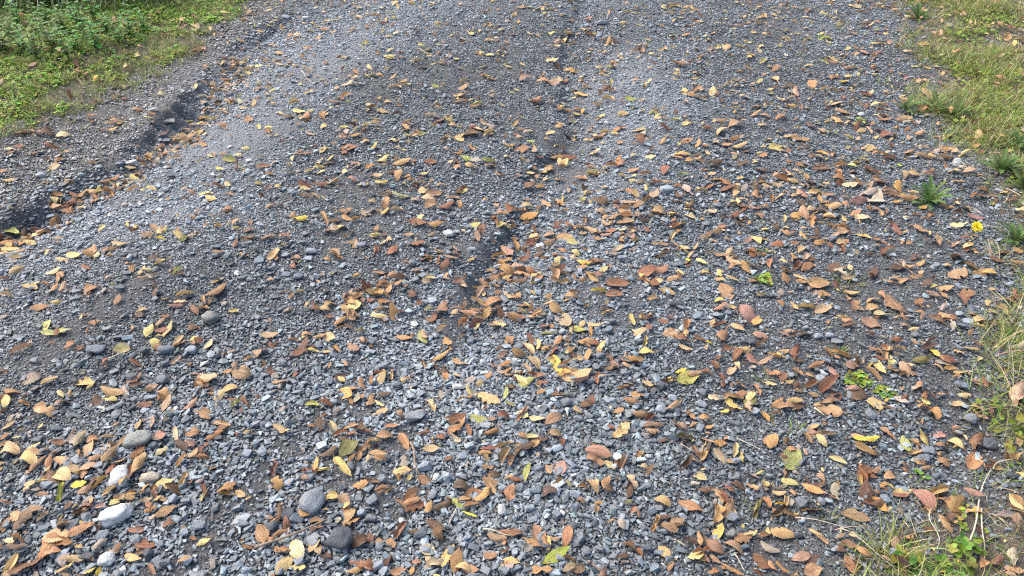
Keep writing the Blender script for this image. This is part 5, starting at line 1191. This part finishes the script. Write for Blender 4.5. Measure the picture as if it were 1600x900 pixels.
def fountain(seed, n, ln):
    r = random.Random(seed); mb = MB()
    for _ in range(n):
        a = r.uniform(0, 6.283); q = r.random() ** .5 * .10
        c = r.choice([(.085, .14, .045), (.06, .10, .035), (.13, .17, .075), (.045, .08, .03), (.42, .40, .28) if r.random() < .8 else (.10, .15, .05)])
        c = tuple(v * r.uniform(.7, 1.2) for v in c)
        grass_blade(mb, r, (q * math.cos(a), q * math.sin(a), 0), a + r.gauss(0, .4), ln * r.uniform(.7, 1.15), r.uniform(.0025, .0045), r.uniform(.15, .6), r.uniform(1.6, 2.6), c, tuple(min(.5, v * 1.6) for v in c), 9)
    return mb.mesh('blades', M_GRASS)
for k, (x, y, ln, lab) in enumerate(((-3.55, 5.05, .62, 'big drooping grass clump at the picture corner with long pale blades'), (-3.05, 5.12, .60, 'middle drooping grass clump above the nettles with two white blades'), (-2.58, 5.22, .58, 'dark drooping grass clump where the weeds end near the track'))):
    z = float(height(np.array([x]), np.array([y]))[0])
    root = empty('ornamental_grass', (x, y, z)); tag(root, lab, 'grass clump', 'drooping grass clumps')
    link(bpy.data.objects.new('blades', fountain(90 + k, 420, ln)), root)

# ------------------------------------------------------------------ twigs and stalks: pixel ends, thickness, material
TWIGS = [
(642, 697, 657, 748, .0035, M_BARK, 'brown twig standing out between two grey stones'),
(400, 862, 512, 818, .0038, M_BARK, 'long crooked brown twig behind a yellow leaf with holes'),
(515, 292, 572, 258, .0030, M_STRAW, 'thin grey twig with a pale leaf on it in mid track'),
(702, 824, 713, 800, .0022, M_STRAW, 'short pale stalk below a yellow-green leaf'),
(918, 882, 942, 900, .0035, M_BARK, 'stubby brown stick at the lower edge'),
(1270, 643, 1291, 658, .0032, M_STRAW, 'short white stick pointing at a big tan leaf'),
(1240, 814, 1330, 832, .0014, M_STRAW, 'long pale straw lying across the dark gravel'),
(1310, 830, 1400, 898, .0016, M_STRAW, 'straw stalk slanting down through the grass tuft'),
(1452, 800, 1461, 862, .0016, M_STRAW, 'thin upright straw under the big pinkish brown leaf'),
(1530, 800, 1534, 880, .0022, M_STRAW, 'grey stalk between clover and a brown leaf'),
(1512, 850, 1545, 738, .0024, M_STRAW, 'curved green-grey stalk rising towards the verge'),
(1548, 738, 1600, 706, .0022, M_STRAW, 'bare stalk leaning over leaves at the picture edge'),
(1145, 870, 1162, 898, .0016, M_STRAW, 'pale curved stalk under a russet leaf at the lower edge'),
(755, 832, 800, 842, .0026, M_STRAW, 'forked dry stalk beside a white stone'),
(172, 566, 205, 554, .0026, M_STRAW, 'short grey twig beside a small russet leaf'),
(472, 115, 490, 135, .0024, M_STRAW, 'hair-thin twig on the pale dusty crown'),
(1570, 300, 1600, 312, .0026, M_STRAW, 'grey root-like twig below the toothed rosette'),
(1566, 322, 1580, 302, .0024, M_STRAW, 'side twig reaching up to the grey twig by the rosette'),
(1150, 690, 1190, 710, .0016, M_STRAW, 'wispy straw arching over the dark gravel'),
(1255, 385, 1290, 400, .0018, M_BARK, 'thin dark twig among russet leaves'),
(1395, 415, 1440, 440, .0018, M_BARK, 'dark curved stalk behind crumpled brown leaves'),
(1053, 848, 1070, 858, .0022, M_STRAW, 'tiny white sliver of wood below a brown folded leaf'),
(345, 118, 375, 108, .004, M_BARK, 'dark broken stick on the gully lip'),
(1065, 700, 1090, 712, .0012, M_STRAW, 'short curled straw beside tan leaves'),
]
for k, (x0, y0, x1, y1, rad, m, lab) in enumerate(TWIGS):
    rr = random.Random(60 + k)
    a = Vector([float(v) for v in ground(x0, y0)]); b = Vector([float(v) for v in ground(x1, y1)])
    ln = (b - a).length
    if ln > .28: b = a + (b - a) * .28 / ln
    mid = (a + b) / 2
    side = Vector((-(b - a).y, (b - a).x, 0)).normalized()
    n = 8; off = [rr.gauss(0, .03) for _ in range(4)]
    pts = []
    for q in range(n + 1):
        t = q / n
        p = a.lerp(b, t) + side * ln * (off[0] * math.sin(t * math.pi) + off[1] * math.sin(t * 2 * math.pi) + .25 * off[2] * math.sin(t * 9)) + Vector((0, 0, rad * 1.2 + .012 + .02 * ln * math.sin(t * math.pi)))
        pts.append(p - mid)
    me = tube(pts, [rad * (1 - .5 * q / n) * rr.uniform(.85, 1.1) for q in range(n + 1)], m, 'twig')
    ob = link(bpy.data.objects.new('twig', me)); ob.location = mid
    tag(ob, lab, 'twig', 'twigs and dry stalks')
# ------------------------------------------------------------------ labels that single out each leaf and stone
LANDMARKS = [(490, 780, 'the smooth oval grey stone'), (185, 803, 'the long white rock'), (217, 686, 'the olive-grey oval cobble'), (330, 497, 'the rough grey rock'), (650, 650, 'the grey wedge-shaped stone'), (533, 840, 'the dark rounded cobble'), (665, 730, 'the pale oblong stone'), (1041, 298, 'the pale oval pebble'),
    (237, 748, 'the cream stone'), (1521, 357, 'the yellow flower'), (1448, 305, 'the lone dandelion rosette'), (1415, 160, 'the dark dandelion rosette'), (1360, 602, 'the bright weed patch'), (1412, 885, 'the clover plant'), (780, 470, 'the rut leaf heap'), (470, 347, 'the bright yellow central leaf'), (745, 657, 'the lime green curled leaf'), (885, 870, 'the striped lime green leaf'), (1352, 690, 'the big bright yellow leaf'), (1220, 838, 'the golden bottom-edge leaf'),
    (80, 520, 'the yellow-green leaf pair'), (95, 765, 'the green corner leaf'), (890, 575, 'the tan leaf pile'), (1075, 593, 'the large yellow-green leaf'), (1166, 495, 'the pinkish brown leaf'), (280, 170, 'the dark gully lip'), (50, 345, 'the lower gully lip'), (770, 255, 'the lone green leaf'), (1488, 245, 'the white seed head'), (968, 825, 'the pale straw-coloured leaf'), (300, 590, 'the large tan leaf'), (1041, 690, 'the small pale slab'), (1182, 300, 'the russet leaf group'), (960, 140, 'the pale dusty hump'), (560, 100, 'the road crown'), (1340, 190, 'the broad-leaved seedling')]
ORD = ['nearest', 'second nearest', 'third nearest', 'fourth nearest', 'fifth nearest', 'sixth nearest', 'seventh nearest', 'eighth nearest', 'ninth nearest', 'tenth nearest']
def where(px, py, avoid=8.0):
    best = min(((math.hypot(px - lx, (py - ly) * 1.4), lx, ly, nm) for lx, ly, nm in LANDMARKS if math.hypot(px - lx, py - ly) > avoid), key=lambda q: q[0])
    d, lx, ly, nm = best
    a = math.degrees(math.atan2(-(py - ly), px - lx)) % 360
    dirs = ['right of', 'above and right of', 'above', 'above and left of', 'left of', 'below and left of', 'below', 'below and right of']
    return d, dirs[int(((a + 22.5) % 360) // 45)], nm
def give_labels(items, describe, noun, cat, group):
    by = {}
    for it in items:
        ob, px, py = it[0], it[1], it[2]
        d, rel, nm = where(px, py)
        by.setdefault((describe(it), rel, nm), []).append((d, ob))
    for (desc, rel, nm), lst in by.items():
        lst.sort(key=lambda q: q[0])
        for k, (d, ob) in enumerate(lst):
            lab = '%s %s %s %s' % (desc, noun, rel, nm) if len(lst) == 1 else '%s %s %s %s, %s' % (desc, noun, rel, nm, ORD[min(k, 9)])
            tag(ob, lab, cat, group)
def leaf_words(it):
    size = 'large ' if it[3] > 36 else ''
    return size + COL_WORD[it[5]] + ' ' + STYLE_WORD[it[6]]
def stone_words(it):
    size = 'big ' if it[3] * it[4] > 600 else ('small ' if it[3] * it[4] < 110 else '')
    return size + TONE_WORD[it[5]] + ' ' + {'a': 'angular', 'r': 'rounded', 'k': 'rough'}[it[6]]
give_labels(leaf_things, leaf_words, 'leaf', 'leaf', 'largest fallen leaves on the gravel')
give_labels(stone_things, stone_words, 'stone', 'stone', 'larger stones lying in the gravel')
